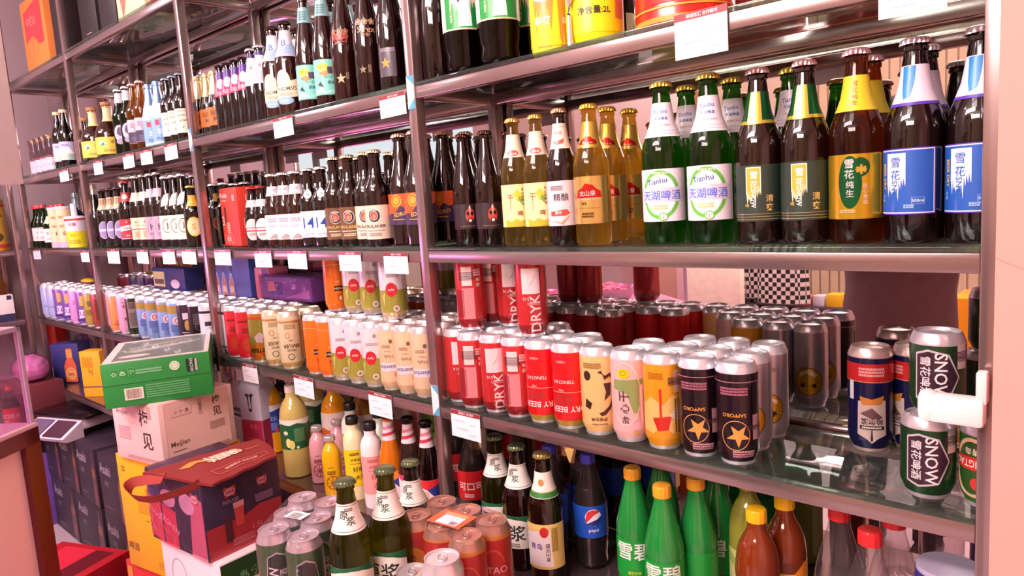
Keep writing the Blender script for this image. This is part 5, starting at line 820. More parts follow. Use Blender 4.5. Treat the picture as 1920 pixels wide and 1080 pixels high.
# twelve-can pack in film with the red bag on top
pz0, pz1 = -.80, -.612; PF = (-1.61, .655)
lg = [('e', 0, 0, 0, 0, 'fff')]
boxthing('beer_case', 'white and green draft beer case under the film wrapped pack', 'carton', -1.735, .765, -H, .06, .29, .22, H+pz0-.0008, 'e0ccd4', {
    'front': [('t', 'DRAFT', 60, 560, 34, 'a89048'), ('o', -60, 560, 40, 50, 3, 'b0a0b0'), ('l', 0, 480, 200, 6, 16, 'c8b8c0'), ('t', 'C', -90, 520, 60, 'e0b838')],
    'right': [('r', 0, 325, 216, 640, '163c20'), ('t', '⇧♨☂', -50, 600, 26, '5c8c60'), ('t', '❀', 46, 590, 60, 'a88430')]})
def badge(s, t, k=1): return [('e', s-11*k, t+8*k, 6*k, 6*k, 'c83c38'), ('e', s+11*k, t+8*k, 6*k, 6*k, 'c83c38'), ('e', s-9*k, t-9*k, 5*k, 5*k, 'c83c38'), ('e', s+10*k, t-9*k, 5*k, 5*k, 'c83c38'), ('e', s, t, 15*k, 10*k, 'ecd8d4'), ('t', '1664', s, t, 9*k, '9a3438')]
pk = stackbox('beer_pack', 'film wrapped multipack of navy and red beer cans under the red bag', PF, .265, .205, pz0, pz1, .09, '2c3050', {
    'right': [('p', [(-101, 0), (101, 0), (101, 88), (40, 92), (0, 78), (-101, 78)], 'b83c40')]+badge(-34, 150)+badge(52, 148, .9)+[('t', 'ROUGE', -34, 128, 9, 'c0b0c0'), ('p', [(-26, 60), (-6, 60), (-2, 118), (-30, 118)], 'd85a4c'), ('p', [(-30, 106), (-2, 106), (-2, 120), (-30, 120)], 'ecd0c8'), ('p', [(-56, 30), (-38, 30), (-38, 80), (-44, 96), (-50, 96), (-56, 80)], '4c2028'), ('l', -10, 30, 60, 3, 6, 'e09890'), ('l', 54, 116, 50, 4, 5, 'a8a0c0'), ('t', '1.5L', 30, 44, 14, 'e8a090')],
    'front': [('p', [(-128, 10), (-70, 0), (-70, 110), (-128, 120)], 'd83c5c'), ('p', [(-64, 0), (0, 0), (0, 96), (-64, 108)], 'd04060'), ('r', -96, 130, 60, 16, '3c4484'), ('e', -30, 126, 36, 22, 'd8b8d0'), ('t', 'KRONEN', -34, 60, 16, 'f0b8c8', -20), ('t', 'ROUGE', -100, 74, 14, 'f0b8c8', -20), ('p', [(60, 0), (130, 0), (130, 150), (80, 160)], 'c87890'), ('e', 60, 130, 34, 26, 'd8c0d8')]+badge(100, 150, 1),
}, extra=[('film', B(-.137, .137, -.107, .107, .003, .1895, M('film', 'f0d0e0'), .012))])
# red non-woven bag lying flat, handles hanging over the left edge
bz = -.598
cs = [atZ(267, 886, bz+.0), atZ(398, 908, bz), atZ(520, 852, bz+.012), atZ(480, 822, bz+.012)]
def bl(u, v): return cs[0]*(1-u)*(1-v)+cs[1]*u*(1-v)+cs[2]*u*v+cs[3]*(1-u)*v   # u across opening edge, v toward bag bottom
bag = empty('shopping_bag', 'dark red cloth shopping bag with gold print lying on the can pack', 'bag', (0, 0, H))
mb = MB(); n1, n2 = 10, 16; vs = []; fs = []
for k, dz in ((0, .0), (1, -.006)):
    for j in range(n2+1):
        for i in range(n1+1):
            p = bl(i/n1, j/n2); z = p.z+dz+.008*math.sin(PI*i/n1)*math.sin(PI*j/n2)+.0012*math.sin(j*1.1+i*.6)
            if j == n2: p = p+(bl(i/n1, 1)-bl(i/n1, .9))*(.35*math.sin(PI*i/n1))
            vs.append((p.x, p.y, z))
N0 = (n1+1)*(n2+1)
for j in range(n2):
    for i in range(n1):
        a = j*(n1+1)+i; fs.append((a, a+1, a+n1+2, a+n1+1)); fs.append((N0+a, N0+a+n1+1, N0+a+n1+2, N0+a+1))
rim = [i for i in range(n1)]; 
for i in range(n1): fs.append((i, N0+i, N0+i+1, i+1)); a = n2*(n1+1)+i; fs.append((a, a+1, N0+a+1, N0+a))
for j in range(n2): a = j*(n1+1); b_ = a+n1; fs.append((a, a+n1+1, N0+a+n1+1, N0+a)); fs.append((b_, N0+b_, N0+b_+n1+1, b_+n1+1))
mb.add(vs, fs, M('matte', '7e1d1b'), True); mb.obj('body', bag)
def bagfn(s, t, e):
    u, v = t/1000, s/1000; p = bl(u, v); return (p.x, p.y, p.z+.008*math.sin(PI*u)*math.sin(PI*v)+.0012*math.sin(v*n2*1.1+u*n1*.6)+e+.0012)
a = MB(); a.norec = True
dec = [('p', [(150, 300), (290, 230), (420, 330), (380, 440), (300, 360), (200, 400)], 'c8863c'), ('e', 430, 400, 80, 120, 'b86034'), ('e', 560, 380, 110, 150, 'b8643c'), ('t', '福', 470, 400, 260, 'e8d8c8', 0, .9), ('e', 680, 400, 70, 110, 'c8703c'), ('t', '❀', 640, 410, 240, 'ecdccc', 0, .8), ('t', '酒', 820, 420, 80, 'c06a3c', 90), ('t', '礼', 900, 420, 80, 'c06a3c', 90),
       ('r', 560, 880, 700, 8, 'c86458'), ('r', 215, 810, 8, 140, 'c86458'), ('r', 560, 745, 700, 8, 'c86458'), ('r', 905, 810, 8, 140, 'c86458'), ('t', '烟酒超市 欢迎光临', 560, 812, 56, 'e0a090', 0, .9)]
art(a, dec, bagfn, 'paper', step=80); a.obj('print', bag)
hd = MB()
def ribbon(pts, wdt, mat):
    vs = []; fs = []
    for i, p in enumerate(pts):
        p = Vector(p); d = (Vector(pts[min(i+1, len(pts)-1)])-Vector(pts[max(i-1, 0)])).normalized(); sd = d.cross(Vector((0, .25, 1))).normalized()
        u_ = Vector((0, 0, 1))*.8+sd*.6; u_.normalize(); vs += [p-u_*wdt/2, p+u_*wdt/2, p+u_*wdt/2+sd*.002, p-u_*wdt/2+sd*.002]
    for i in range(len(pts)-1):
        for k in range(4): fs.append((i*4+k, i*4+(k+1) % 4, (i+1)*4+(k+1) % 4, (i+1)*4+k))
    hd.add(vs, fs, mat, True)
def hpt(u, v, z): return atZ(u, v, z)
p0, p3 = bl(.28, .0), bl(.75, .0)
ctl = [p0+Vector((.01, 0, -.004)), hpt(276, 900, -.61), hpt(250, 905, -.612), hpt(240, 918, -.62), hpt(254, 933, -.63), hpt(285, 936, -.63), hpt(320, 928, -.625), p3+Vector((0, -.002, -.012)), bl(.8, .03)+Vector((0, 0, -.004))]
def smooth(c, n=6):
    out = []
    for i in range(len(c)-1):
        a0, a1, a2, a3 = c[max(i-1, 0)], c[i], c[i+1], c[min(i+2, len(c)-1)]
        for k in range(n):
            t_ = k/n; out.append(.5*((2*a1)+(a2-a0)*t_+(2*a0-5*a1+4*a2-a3)*t_*t_+(3*a1-a0-3*a2+a3)*t_**3))
    return out+[c[-1]]
ribbon(smooth(ctl), .026, M('matte', '94281f')); hd.obj('handle', bag)
# cartons the packs stand on
zs = -.72
boxthing('beer_case', 'plain brown case under the green six-can pack', 'carton', -1.19, .665, -H, 0, .27, .21, H+zs-.0005, '8a6450', {'top': [('r', 0, 0, 40, 200, 'c8a880')]})
boxthing('beer_case', 'orange case under the red can pack', 'carton', -.905, .735, -H, 0, .26, .30, H+zs-.0005, 'b8502c', {'top': [('r', 0, 0, 40, 290, 'd8b088')]})
boxthing('beer_case', 'yellow and white case behind the draft bottles', 'carton', -1.2, .89, -H, 0, .27, .17, H-.78, 'e0c050', {'top': [('r', 40, 0, 90, 160, 'f0e8d8')]})
# six-can pack
def pack(label, posn, key, zb, film, name, tagart, tagpos):
    cx = sum(p[0] for p in posn)/len(posn); cy = sum(p[1] for p in posn)/len(posn)
    root = empty(name, label, 'can pack', (cx, cy, zb+H+.0003))
    for i, p in enumerate(posn):
        k = key[i] if isinstance(key, list) else key; made = []
        for pn, me, par in KINDS[k]['parts']:
            o = bpy.data.objects.new('can' if par < 0 and pn == 'body' else pn, me); C.objects.link(o)
            if pn == 'body': o.parent = root; o.location = (p[0]-cx, p[1]-cy, 0); o.rotation_euler = (0, 0, math.atan2(-p[0], p[1])+math.radians(-4)); bodyo = o
            else: o.parent = bodyo
    # shrink film: hull of circles
    pts = []
    R0 = KINDS[key[0] if isinstance(key, list) else key]['R']+.0012
    for p in posn:
        for k in range(20): a_ = 2*PI*k/20; pts.append((p[0]-cx+R0*math.cos(a_), p[1]-cy+R0*math.sin(a_)))
    pts = sorted(set(pts))
    def half(ps):
        h_ = []
        for q in ps:
            while len(h_) > 1 and (h_[-1][0]-h_[-2][0])*(q[1]-h_[-2][1])-(h_[-1][1]-h_[-2][1])*(q[0]-h_[-2][0]) <= 0: h_.pop()
            h_.append(q)
        return h_[:-1]
    hull = half(pts)+half(pts[::-1]); n = len(hull); Ht = KINDS[key[0] if isinstance(key, list) else key]['H']; vs = []
    for s0, z in ((.86, .0005), (1, .012), (1, Ht-.018), (.93, Ht-.003), (.9, Ht+.001)): vs += [(x*s0 if s0 < 1 else x, y*s0 if s0 < 1 else y, z) for x, y in hull]
    fs = [(j*n+i, j*n+(i+1) % n, (j+1)*n+(i+1) % n, (j+1)*n+i) for j in range(4) for i in range(n)]; fs.append([4*n+i for i in range(n)])
    MB().add(vs, fs, M('film', film), True).obj('film', root)
    a = MB(); a.norec = True; Lx, Ly, rzz, wd, hh, bc = tagpos
    c_, s_2 = math.cos(rzz), math.sin(rzz)
    art(a, [('r', 0, 0, wd, hh, bc)]+tagart, lambda p, q, e: (Lx-cx+(p*c_-q*s_2)/1000, Ly-cy+(p*s_2+q*c_)/1000, Ht+.0022+e), 'paper', flat=True, lift=.0003); a.obj('sticker', root)
    return root
pack('film wrapped pack of six tall green cans with white sideways lettering', [(-1.163, .592), (-1.092, .609), (-1.203, .646), (-1.137, .664), (-1.243, .700), (-1.178, .719)], 'six_pack_can', zs, 'fbf4f8', 'can_pack', [('l', 0, 5, 26, 4, 5, '6a5a60')], (-1.17, .645, .25, 42, 27, 'f0e6ea'))
pack('film wrapped pack of six tall red and gold cans with orange card', [(-.988, .778), (-.921, .778), (-.854, .776), (-.992, .845), (-.925, .845), (-.858, .843)], ['red_gold_can', 'red_gold_can', 'red_ring_can', 'red_gold_can', 'red_gold_can', 'red_ring_can'], zs, 'f0dce0', 'can_pack', [('r', 2, -6, 46, 32, 'f0e0ec'), ('b', 14, -14, 14, 12), ('l', 0, 18, 50, 2, 5, 'f0c8a0')], (-.915, .80, .12, 74, 54, 'd8643c'))
put('draft_bottle', -1.014, .655, zs, 'green draft beer bottle in front, right of the green six-pack', None, 'beer_bottle', -6)
put('draft_bottle', -1.02, .735, zs, 'green draft beer bottle behind the front draft bottle', None, 'beer_bottle', -34) if False else put('draft_bottle', -1.0, .712+.012, zs, 'green draft beer bottle between the two can packs', None, 'beer_bottle', -30)
put('dark_draft_bottle', -1.115, .875, -.78, 'dark draft beer bottle behind the two can packs', None, 'beer_bottle', -36)
put('single_silver_can', -.832, .70, zs, 'single silver-white can standing upright in front of the red pack', None, 'beer_can', 0)
put('single_green_can', -.905, .695, zs, 'short green can standing upright beside the silver-white can', None, 'beer_can', 0)

# ================================================================= DARK BEER CASES ON THE FLOOR, LEFT
fy = .91
def asahi(x0, x1, z0, z1, lab, i):
    wd = (x1-x0)*1000; c = (x0+x1)/2
    boxthing('beer_case', lab, 'carton', c, fy+.16, z0, 0, x1-x0-.004, .32, z1-z0-.0008, '332634', {
        'front': [('t', 'Asahi', -wd*.22, 200, 44, 'b0a4b0', 0, .9), ('t', '超爽', -wd*.2, 140, 22, '8a7c88'), ('p', [(wd*.28, 6), (wd*.46, 6), (wd*.46, 150), (wd*.40, 200), (wd*.40, 240), (wd*.35, 240), (wd*.35, 200), (wd*.28, 150)], '5c3c40'), ('r', wd*.37, 150, wd*.13, 40, '8c5c3c'), ('r', wd*.37, 60, wd*.14, 60, '7c3c4c'), ('l', -wd*.2, 40, wd*.3, 1, 8, '7a6c78')]}, 'carton', 'dark beer cases on the floor')
zf0, zf1, zf2 = -H, -1.19, -.93
bx = [(-3.96, -3.62), (-3.61, -3.26), (-3.22, -2.95), (-2.94, -2.67)]
for i, (a_, b_) in enumerate(bx): asahi(a_, b_, zf0, zf1, 'dark plum beer case with white lettering, lower layer, %s of four' % (ORD[i] if i < 3 else 'rightmost'), i)
bx = [(-4.0, -3.76), (-3.75, -3.51), (-3.50, -3.26), (-3.22, -2.95), (-2.94, -2.66)]
for i, (a_, b_) in enumerate(bx): asahi(a_, b_, zf1, zf2, 'dark plum beer case with white lettering, upper layer, %s of five' % (ORD[i] if i < 4 else 'rightmost'), i)
boxthing('beer_case', 'purple and white case on the floor at the left end of the dark cases', 'carton', -4.045, .98, -H, 0, .14, .3, .36, '6c48a0', {'front': [('r', 0, 320, 136, 76, 'e8d8ec'), ('r', 10, 60, 90, 40, 'd0b8d8'), ('b', 10, 60, 80, 34), ('t', '⌂', 10, 170, 70, '9a78c8')]})
boxthing('dark_case', 'black case standing on the purple and white case', 'carton', -4.06, .98, -H+.3612, 0, .1, .3, .2, '201820', {'front': [('l', 0, 120, 80, 5, 20, '6a6068')]})
pf = atZ(158, 1056, -H)
boxthing('open_carton', 'bright red open carton on the floor between counter and cases', 'carton', -3.1, .72, -H, .4, .36, .26, .16, 'c81c2c', {'top': [('r', -40, 0, 160, 200, 'e83048'), ('r', 90, 0, 90, 200, '701420')]})
# scale on top of the dark cases
sc = empty('kitchen_scale', 'white shop scale with dark flat pan on the dark cases', 'scale', (-3.66, 1.02-.0, zf2+H), .35)
m = MB(); m.box(-.16, .13, -.13, .13, .03, .075, M('plastic', 'e6d8e4'), .012); m.add([(-.16, -.22, .02), (.13, -.22, .02), (.13, -.12, .075), (-.16, -.12, .075), (-.16, -.2, .0), (.13, -.2, .0), (.13, -.12, .0), (-.16, -.12, .0)], [(0, 1, 2, 3), (4, 7, 6, 5), (0, 4, 5, 1), (0, 3, 7, 4), (1, 5, 6, 2)], M('plastic', 'e6d8e4')); m.obj('body', sc)
m = MB(); m.box(-.2, .17, -.13, .14, .085, .097, M('steel', '3a2c34'), .006); m.obj('pan', sc)
m = MB(); m.norec = True; m.add([(-.15, -.215, .0245), (-.03, -.215, .0245), (-.03, -.13, .0712), (-.15, -.13, .0712)], [(0, 1, 2, 3)], M('plastic', '6a5c78')); m.add([(-.01, -.215, .0245), (.11, -.215, .0245), (.11, -.13, .0712), (-.01, -.13, .0712)], [(0, 1, 2, 3)], M('plastic', '4c2c3c'))
for v in m.v: pass
for i in range(len(m.v)): m.v[i] = (m.v[i][0], m.v[i][1]-.001, m.v[i][2]+.002)
m.obj('keypad', sc)
m = MB()
for x in (-.12, .1):
    for y in (-.1, .1): m.lathe([(.015, 0), (.012, .03)], M('plastic', '2c242c'), 10, x, y)
m.obj('feet', sc)
# things on the bottom shelf of the corner bay
boxthing('bottle_carrier', 'blue and orange bottle carrier with beer bottle picture', 'carton', xu(133, 1.07, Z5), 1.09, Z5, .7, .14, .10, .2, '2c2c6c', {'front': [('p', [(-60, 4), (60, 4), (60, 30), (-60, 30)], '241c2c'), ('p', [(-10, 8), (50, 8), (50, 90), (36, 130), (36, 176), (8, 176), (8, 130), (-10, 90)], 'd0603c'), ('e', 20, 50, 26, 32, 'e0a060'), ('o', 20, 50, 18, 22, 2, '9a4c28'), ('r', 22, 150, 30, 40, 'd89848'), ('l', 20, 50, 24, 2, 7, '7a3c20')]})
boxthing('snack_box', 'upright yellow box with purple band, bottom shelf beside the post', 'box', xu(188, 1.06, Z5), 1.06, Z5, .6, .10, .07, .21, 'eaa61c', {'front': [('r', 0, 46, 100, 6, '6c3c5c'), ('t', '小吃', -6, 130, 34, 'a8701c', -90), ('l', 8, 160, 50, 6, 9, 'c88a1c', 1)]})
gb = MB(); gb.lathe([(0, 0), (.045, 0), (.05, .02), (.05, .17), (.03, .2), (.028, .215), (0, .215)], M('film', 'd0c0dc'), 20); o = gb.obj('plastic_jar', None, (xu(163, 1.17, Z5), 1.17, Z5+H+.0003)); meta(o, 'greyish clear plastic jar between the carrier and the yellow box', 'jar')
rb = boxthing('snack_pack', 'large shiny red snack packet in the back corner, bottom shelf', 'packet', xu(104, 1.15, Z5), 1.14, Z5, .5, .2, .1, .3, 'b81818', {'front': [('e', -40, 150, 30, 40, 'd8a0b0'), ('p', [(-90, 60), (-40, 80), (-50, 120), (-90, 110)], 'c8903c')]}, 'can', ch=.03)

# ================================================================= SIDE RACK ALONG THE LEFT WALL
sr = empty('side_rack', 'steel side rack along the left wall holding tins and a beer carrier', 'shelving rack', (-4.3, .7, 0))
def sk(mb, name): o = mb.obj(name, sr); o.matrix_parent_inverse = Matrix.Translation(-sr.location); return o
for y in (.965, .0): sk(B(-4.165, -4.15, y-.012, y+.012, 0, 2.3, ST, .002), 'post'); sk(B(-4.5, -4.475, y-.012, y+.012, 0, 2.3, ST, .002), 'post')
for z in (LV[2], LV[3], LV[4]): sk(B(-4.49, -4.152, -.01, .95, z+H-.025, z+H, ST, .002), 'shelf')
PR['tincan'] = PR['tin']
bottle('yellow_tin', 'tin', .085, .255, 'can', 'c89a2c', None, (20, 225, 180, None, [('r', 0, 222, 540, 12, 'c82c2c'), ('r', 0, 26, 540, 18, 'c8382c'), ('r', 0, 124, 300, 180, 'c8a03c'), ('t', 'KAISER', 0, 184, 36, '2c1c14'), ('e', 0, 110, 50, 36, 'd8c8b8'), ('e', 0, 70, 70, 30, '5c4c1c')]))
p = atX(12, 466, -4.24); put('yellow_tin', -4.255, .87, LV[2]+.0003, 'tall red and yellow tin on the side rack by the left edge', None, 'tin', 0)
p = (atX(57, 580, -4.17)); bz0 = LV[3]+.0003
co = boxthing('bottle_carrier', 'white and navy bottle carrier on the side rack, left edge', 'carton', -4.26, .80, bz0, PI/2-.1, .25, .14, .13, 'e4dcd8', {'front': [('r', 0, 18, 248, 36, '24284c'), ('t', 'Corona', 4, 96, 34, '2c2838', 0, .8), ('t', 'Extra', 30, 62, 20, '2c2838', 0, .9), ('e', -30, 40, 30, 10, 'e0b040'), ('r', 108, 116, 20, 20, '2c2838')]})
for i, (x_, y_) in enumerate(((-4.225, .74), (-4.225, .81), (-4.225, .88))):
    b_ = MB().lathe([(0, 0), (.026, 0), (.028, .05), (.014, .085), (.012, .11), (0, .11)], M('glass', 'd8b060'), 16); o = b_.obj('beer_bottle', None, (x_, y_, bz0+H+.132)); meta(o, 'pale gold bottle standing up out of the white and navy carrier', 'bottle', 'bottles in the carrier')
# pink plastic bag and toppled cola bottle
pb = MB(); bm = bmesh.new(); bmesh.ops.create_icosphere(bm, subdivisions=4, radius=1)
for v in bm.verts:
    q = 1+.05*math.sin(v.co.x*4+v.co.z*3)+.03*math.sin(v.co.y*9+v.co.x*6)+.02*math.sin(v.co.z*17+v.co.x*8); v.co = Vector((v.co.x*.085*q, v.co.y*.08*q, max(v.co.z*.07*q, -.06)))
bm.verts.index_update(); pb.add([v.co[:] for v in bm.verts], [[v.index for v in f.verts] for f in bm.faces], M('film', 'ecc8e0'), True); pb.add([(v.co*.93)[:] for v in bm.verts], [[v.index for v in f.verts] for f in bm.faces], M('plastic', 'd8a8c8'), True); bm.free()
bp = atX(52, 640, -4.25); bsh = -.62
boxthing('wooden_crate', 'dark red wooden crate under the pink plastic bag', 'crate', -4.0, .90, LV[4]-.14, .1, .26, .18, .2, '6c2c34')
o = pb.obj('plastic_bag', None, (-3.98, .90, LV[4]+.0605+H+.0605)); meta(o, 'crumpled pink plastic bag at the left under the corner bay', 'bag')
KINDS['cola_lying'] = KINDS['cola_bottle']
cb = put('cola_bottle', -3.62, .84, -.9299+.0, 'cola bottle with red label leaning beside the shop scale', None, 'cola_bottle', -20)
PUT.pop(); cb.location = (-3.80, .765, -.93+H+.001)

# ================================================================= COUNTER WITH GLASS CASE, LEFT FOREGROUND
Cx, Cy = -2.3, .51; dx, dy = .602, -.798; rzc = math.atan2(dy, dx)      # visible face runs from the corner towards the viewer
ct = empty('serving_counter', 'white counter with dark red trim and lettuce picture, left edge', 'counter', (Cx, Cy, 0), rzc)
# local +x along the face towards the viewer, local -y out of the face (towards the rack side), local +y = behind
TR = M('plastic', '5c1418'); zc = H-.545; Lc, Wc = 1.15, .5
ct.scale = (1, 1, 1)
B(.0, Lc, -Wc, -.012, .05, zc-.03, M('plastic', 'e6bcc4')).obj('body', ct)
fr = MB(); fr.box(-.004, .05, -.012, .006, 0, zc, TR); fr.box(0, Lc, -.012, .006, zc-.045, zc, TR); fr.box(Lc-.05, Lc, -.012, .006, 0, zc, TR); fr.box(-.004, .006, -Wc, 0, 0, zc, TR); fr.obj('trim', ct)
B(0.0, Lc, -Wc-.01, .012, zc, zc+.012, M('plastic', 'd8b4bc'), .003).obj('worktop', ct)
a = MB(); a.norec = True
art(a, [('r', 200, 250, 220, 480, '5c2028'), ('r', 200, 250, 208, 468, 'e0a078'), ('p', [(104, 120), (150, 90), (230, 120), (300, 140), (304, 20), (98, 20)], 'e8c0d0'), ('p', [(120, 380), (150, 410), (190, 400), (180, 370), (230, 380), (250, 340), (300, 330), (304, 180), (250, 200), (210, 150), (170, 170), (150, 220), (110, 300)], '7c8c30'), ('p', [(150, 370), (190, 350), (230, 300), (260, 220), (200, 240), (160, 300)], '98a83c'), ('e', 250, 240, 30, 22, 'c82820'), ('e', 270, 190, 26, 20, 'b82018')], lambda s, t_, e: (s/1000+.02, -.0005+e+.0008, t_/1000), 'paper', flat=True, lift=.0005); o = a.obj('panel_print', ct)
zg0, zg1 = zc+.0125, H-.262
case = empty('glass_case', 'glass display case lit pink, standing on the white counter', 'display case', (Cx, Cy, zg0), rzc)
hh = zg1-zg0; FRM = M('plastic', 'b8a0b4'); g1 = MB()
for a0 in ((0, .012, -.012, 0), (0, .012, -Wc, -Wc+.012), (Lc-.012, Lc, -.012, 0), (Lc-.012, Lc, -Wc, -Wc+.012)): g1.box(*a0, 0, hh, FRM)
g1.box(0, Lc, -.012, 0, hh-.012, hh, FRM); g1.box(0, .012, -Wc, 0, hh-.012, hh, FRM); g1.box(0, Lc, -Wc, -Wc+.012, hh-.012, hh, FRM); g1.obj('frame', case)
PG = M('pane', 'f0e0ec')
g2 = MB(); g2.box(.012, Lc-.012, -.006, -.003, .0, hh-.012, PG); g2.box(.003, .006, -Wc+.012, -.012, 0, hh-.012, PG); g2.box(.012, Lc-.012, -Wc+.012, -.012, hh-.006, hh-.003, PG); g2.obj('glass', case)
B(.08, Lc-.1, -.28, -.24, hh-.045, hh-.03, M('lamp', 'ff8cc8')).obj('lamp_tube', case)
l = bpy.data.lights.new('case_light', 'AREA'); l.shape = 'RECTANGLE'; l.size = .9; l.size_y = .1; l.energy = 5; l.color = (1, .35, .72); lo = bpy.data.objects.new('case_light', l); C.objects.link(lo); lo.parent = case; lo.location = (Lc/2, -.26, hh-.05)
PR['bowl'] = [(0, .0), (.55, 0), (.8, .3), (1, 1), (.96, 1), (.76, .34), (.5, .1), (0, .1)]
for i, (x_, c_, nm) in enumerate(((.17, 'c87c78', 'cooked meat nearest the rack'), (.5, 'b05858', 'red meat in the middle'), (.84, 'b86c60', 'braised meat nearest the viewer'))):
    r_ = empty('serving_bowl', 'steel bowl of '+nm+' inside the glass case', 'bowl', (0, 0, 0)); r_.matrix_world = case.matrix_world if False else Matrix.Translation((Cx, Cy, zg0)) @ Matrix.Rotation(rzc, 4, 'Z') @ Matrix.Translation((x_, -.22, .001))
    MB().lathe([(a_*.14, b_*.07) for a_, b_ in PR['bowl']], M('steel', 'c8b0b8'), 28).obj('bowl', r_)
    mm = MB(); rnd = random.Random(i)
    for k in range(26):
        q = rnd.uniform(0, .095); t_ = rnd.uniform(0, 6.28); bm = bmesh.new(); bmesh.ops.create_icosphere(bm, subdivisions=2, radius=1)
        for v in bm.verts: v.co = Vector((v.co.x*.026, v.co.y*.02, v.co.z*.014))*(1+.15*math.sin(v.co.x*7+k)) + Vector((q*math.cos(t_), q*math.sin(t_), .055+.028*(1-q/.1)))
        bm.verts.index_update(); mm.add([v.co[:] for v in bm.verts], [[v.index for v in f.verts] for f in bm.faces], M('plastic', c_), True); bm.free()
    o = mm.obj('meat', r_); o['kind'] = 'stuff'
# white hanging sign board above the counter
pbd = atY(45, 345, .5); hb = empty('hanging_board', 'plain white hanging board at the upper left edge', 'board', (pbd.x, pbd.y, pbd.z+H), rzc)
B(0, .9, -.06, 0, 0, 1.1, M('paper', 'fff4f6'), .002).obj('panel', hb)
for x_ in (.1, .8): MB().tube([(x_, -.03, 1.09), (x_, -.03, 2.72-H-pbd.z)], .002, M('steel', 'c9b6b4'), 6).obj('hanging_rod', hb)

# ================================================================= SHOP BEHIND THE VIEWER (seen in the mirror)
MY = 1.272*2
def mir(u, v, y): p = atY(u, v, MY-y); return Vector((p.x, y, p.z+H))
# customer in a grey-purple sweater
pp = empty('person', 'person in a grey-purple sweater holding up a phone, reflected in the mirror', 'person', (-.70, -.32, 0), 0)
def limb_mesh(mb, chain, mat, seg=16):
    "tapered smooth limb: chain of (x,y,z,rx,ry)"
    P_ = []; n_ = 5
    for i in range(len(chain)-1):
        a0, a1, a2, a3 = [Vector(chain[j][:3]+(chain[j][3],)) if False else None for j in (0, 0, 0, 0)]
    pts = [Vector(c[:3]) for c in chain]; rs = [c[3] for c in chain]
    sp = smooth(pts, n_); rr = []
    for i in range(len(rs)-1):
        for k in range(n_): t_ = k/n_; t_ = t_*t_*(3-2*t_); rr.append(rs[i]*(1-t_)+rs[i+1]*t_)
    rr.append(rs[-1]); mb.tube(sp, rr, mat, seg)
SW = M('cloth', '6e5458')
# torso as stacked ellipses, one continuous surface with the neck and head
def body_loft(rings, mat, seg=28):
    mb = MB(); vs = []
    for (z, cx, cy, rx, ry) in rings:
        for k in range(seg): a_ = 2*PI*k/seg; vs.append((cx+rx*math.cos(a_), cy+ry*math.sin(a_), z))
    fs = [(j*seg+k, j*seg+(k+1) % seg, (j+1)*seg+(k+1) % seg, (j+1)*seg+k) for j in range(len(rings)-1) for k in range(seg)]
    fs.append(list(range(seg))[::-1]); fs.append([(len(rings)-1)*seg+k for k in range(seg)])
    return mb.add(vs, fs, mat, True)
SKN = M('skin', 'd8a48c')
b = body_loft([(1.36, 0, 0, .055, .06), (1.42, 0, .005, .052, .056), (1.46, 0, .01, .055, .07), (1.49, 0, .02, .066, .086), (1.53, 0, .016, .075, .092), (1.57, 0, .012, .08, .098), (1.61, 0, .01, .08, .1), (1.65, 0, .004, .074, .094), (1.68, 0, 0, .055, .072), (1.70, 0, 0, .02, .03)], SKN)
b.lathe([(.012, 1.53), (.017, 1.545), (.010, 1.575), (.004, 1.59)], SKN, 10, 0, .108)                    # nose
for s in (-1, 1):
    b.lathe([(0, 1.585), (.008, 1.588), (.011, 1.595), (.008, 1.602), (0, 1.605)], M('plastic', '2c1c18'), 10, s*.03, .098)   # eyes
    b.lathe([(0, 1.54), (.012, 1.55), (.016, 1.575), (.012, 1.6), (0, 1.605)], SKN, 10, s*.082, .0)                              # ears
b.box(-.024, .024, .097, .106, 1.506, 1.514, M('plastic', 'a85c58'), .003)                                                       # mouth
# hands with fingers, both holding the phone
hand_c = [Vector((-.06+.70, .10, 1.42-.0)), Vector((.06+.62, .10, 1.41))]
def hand(mb, w_, dirx, mat):
    w_ = Vector(w_); palm = w_+Vector((dirx*.045, .02, .03)); limb_mesh(mb, [tuple(w_)+(.026,), tuple(w_+Vector((dirx*.02, .01, .015)))+(.032,), tuple(palm)+(.03,)], mat, 12)
    for k, ln in enumerate((.07, .078, .073, .058)):
        s0 = palm+Vector((0, .004, .024-.016*k)); m1 = s0+Vector((dirx*ln*.5, .018, .004)); m2 = s0+Vector((dirx*ln*.85, .004, .003)); limb_mesh(mb, [tuple(s0-Vector((dirx*.02, 0, 0)))+(.010,), tuple(s0)+(.0095,), tuple(m1)+(.009,), tuple(m2)+(.0075,)], mat, 8)
    limb_mesh(mb, [tuple(w_+Vector((dirx*.01, -.004, .03)))+(.013,), tuple(w_+Vector((dirx*.03, -.016, .05)))+(.011,), tuple(w_+Vector((dirx*.06, -.018, .06)))+(.009,)], mat, 8)
WR = Vector((.56, .12, 1.33)); WL = Vector((.44, .20, 1.2))
hand(b, WR, 1, SKN); hand(b, WL, 1, SKN)
limb_mesh(b, [(.2, .02, 1.3, .04), (.34, .12, 1.27, .036), (.5, .12, 1.3, .03), tuple(WR)+(.027,)], SKN)
b.obj('body', pp)
cl_ = body_loft([(.80, 0, 0, .185, .125), (.84, 0, 0, .192, .13), (.9, .004, 0, .186, .126), (.96, -.003, 0, .19, .128), (1.02, 0, 0, .184, .122), (1.08, .003, 0, .188, .124), (1.14, 0, 0, .192, .126), (1.2, 0, 0, .2, .128), (1.27, 0, 0, .21, .126), (1.32, 0, 0, .205, .118), (1.36, 0, 0, .16, .1), (1.39, 0, 0, .1, .08), (1.41, 0, 0, .068, .07)], SW)
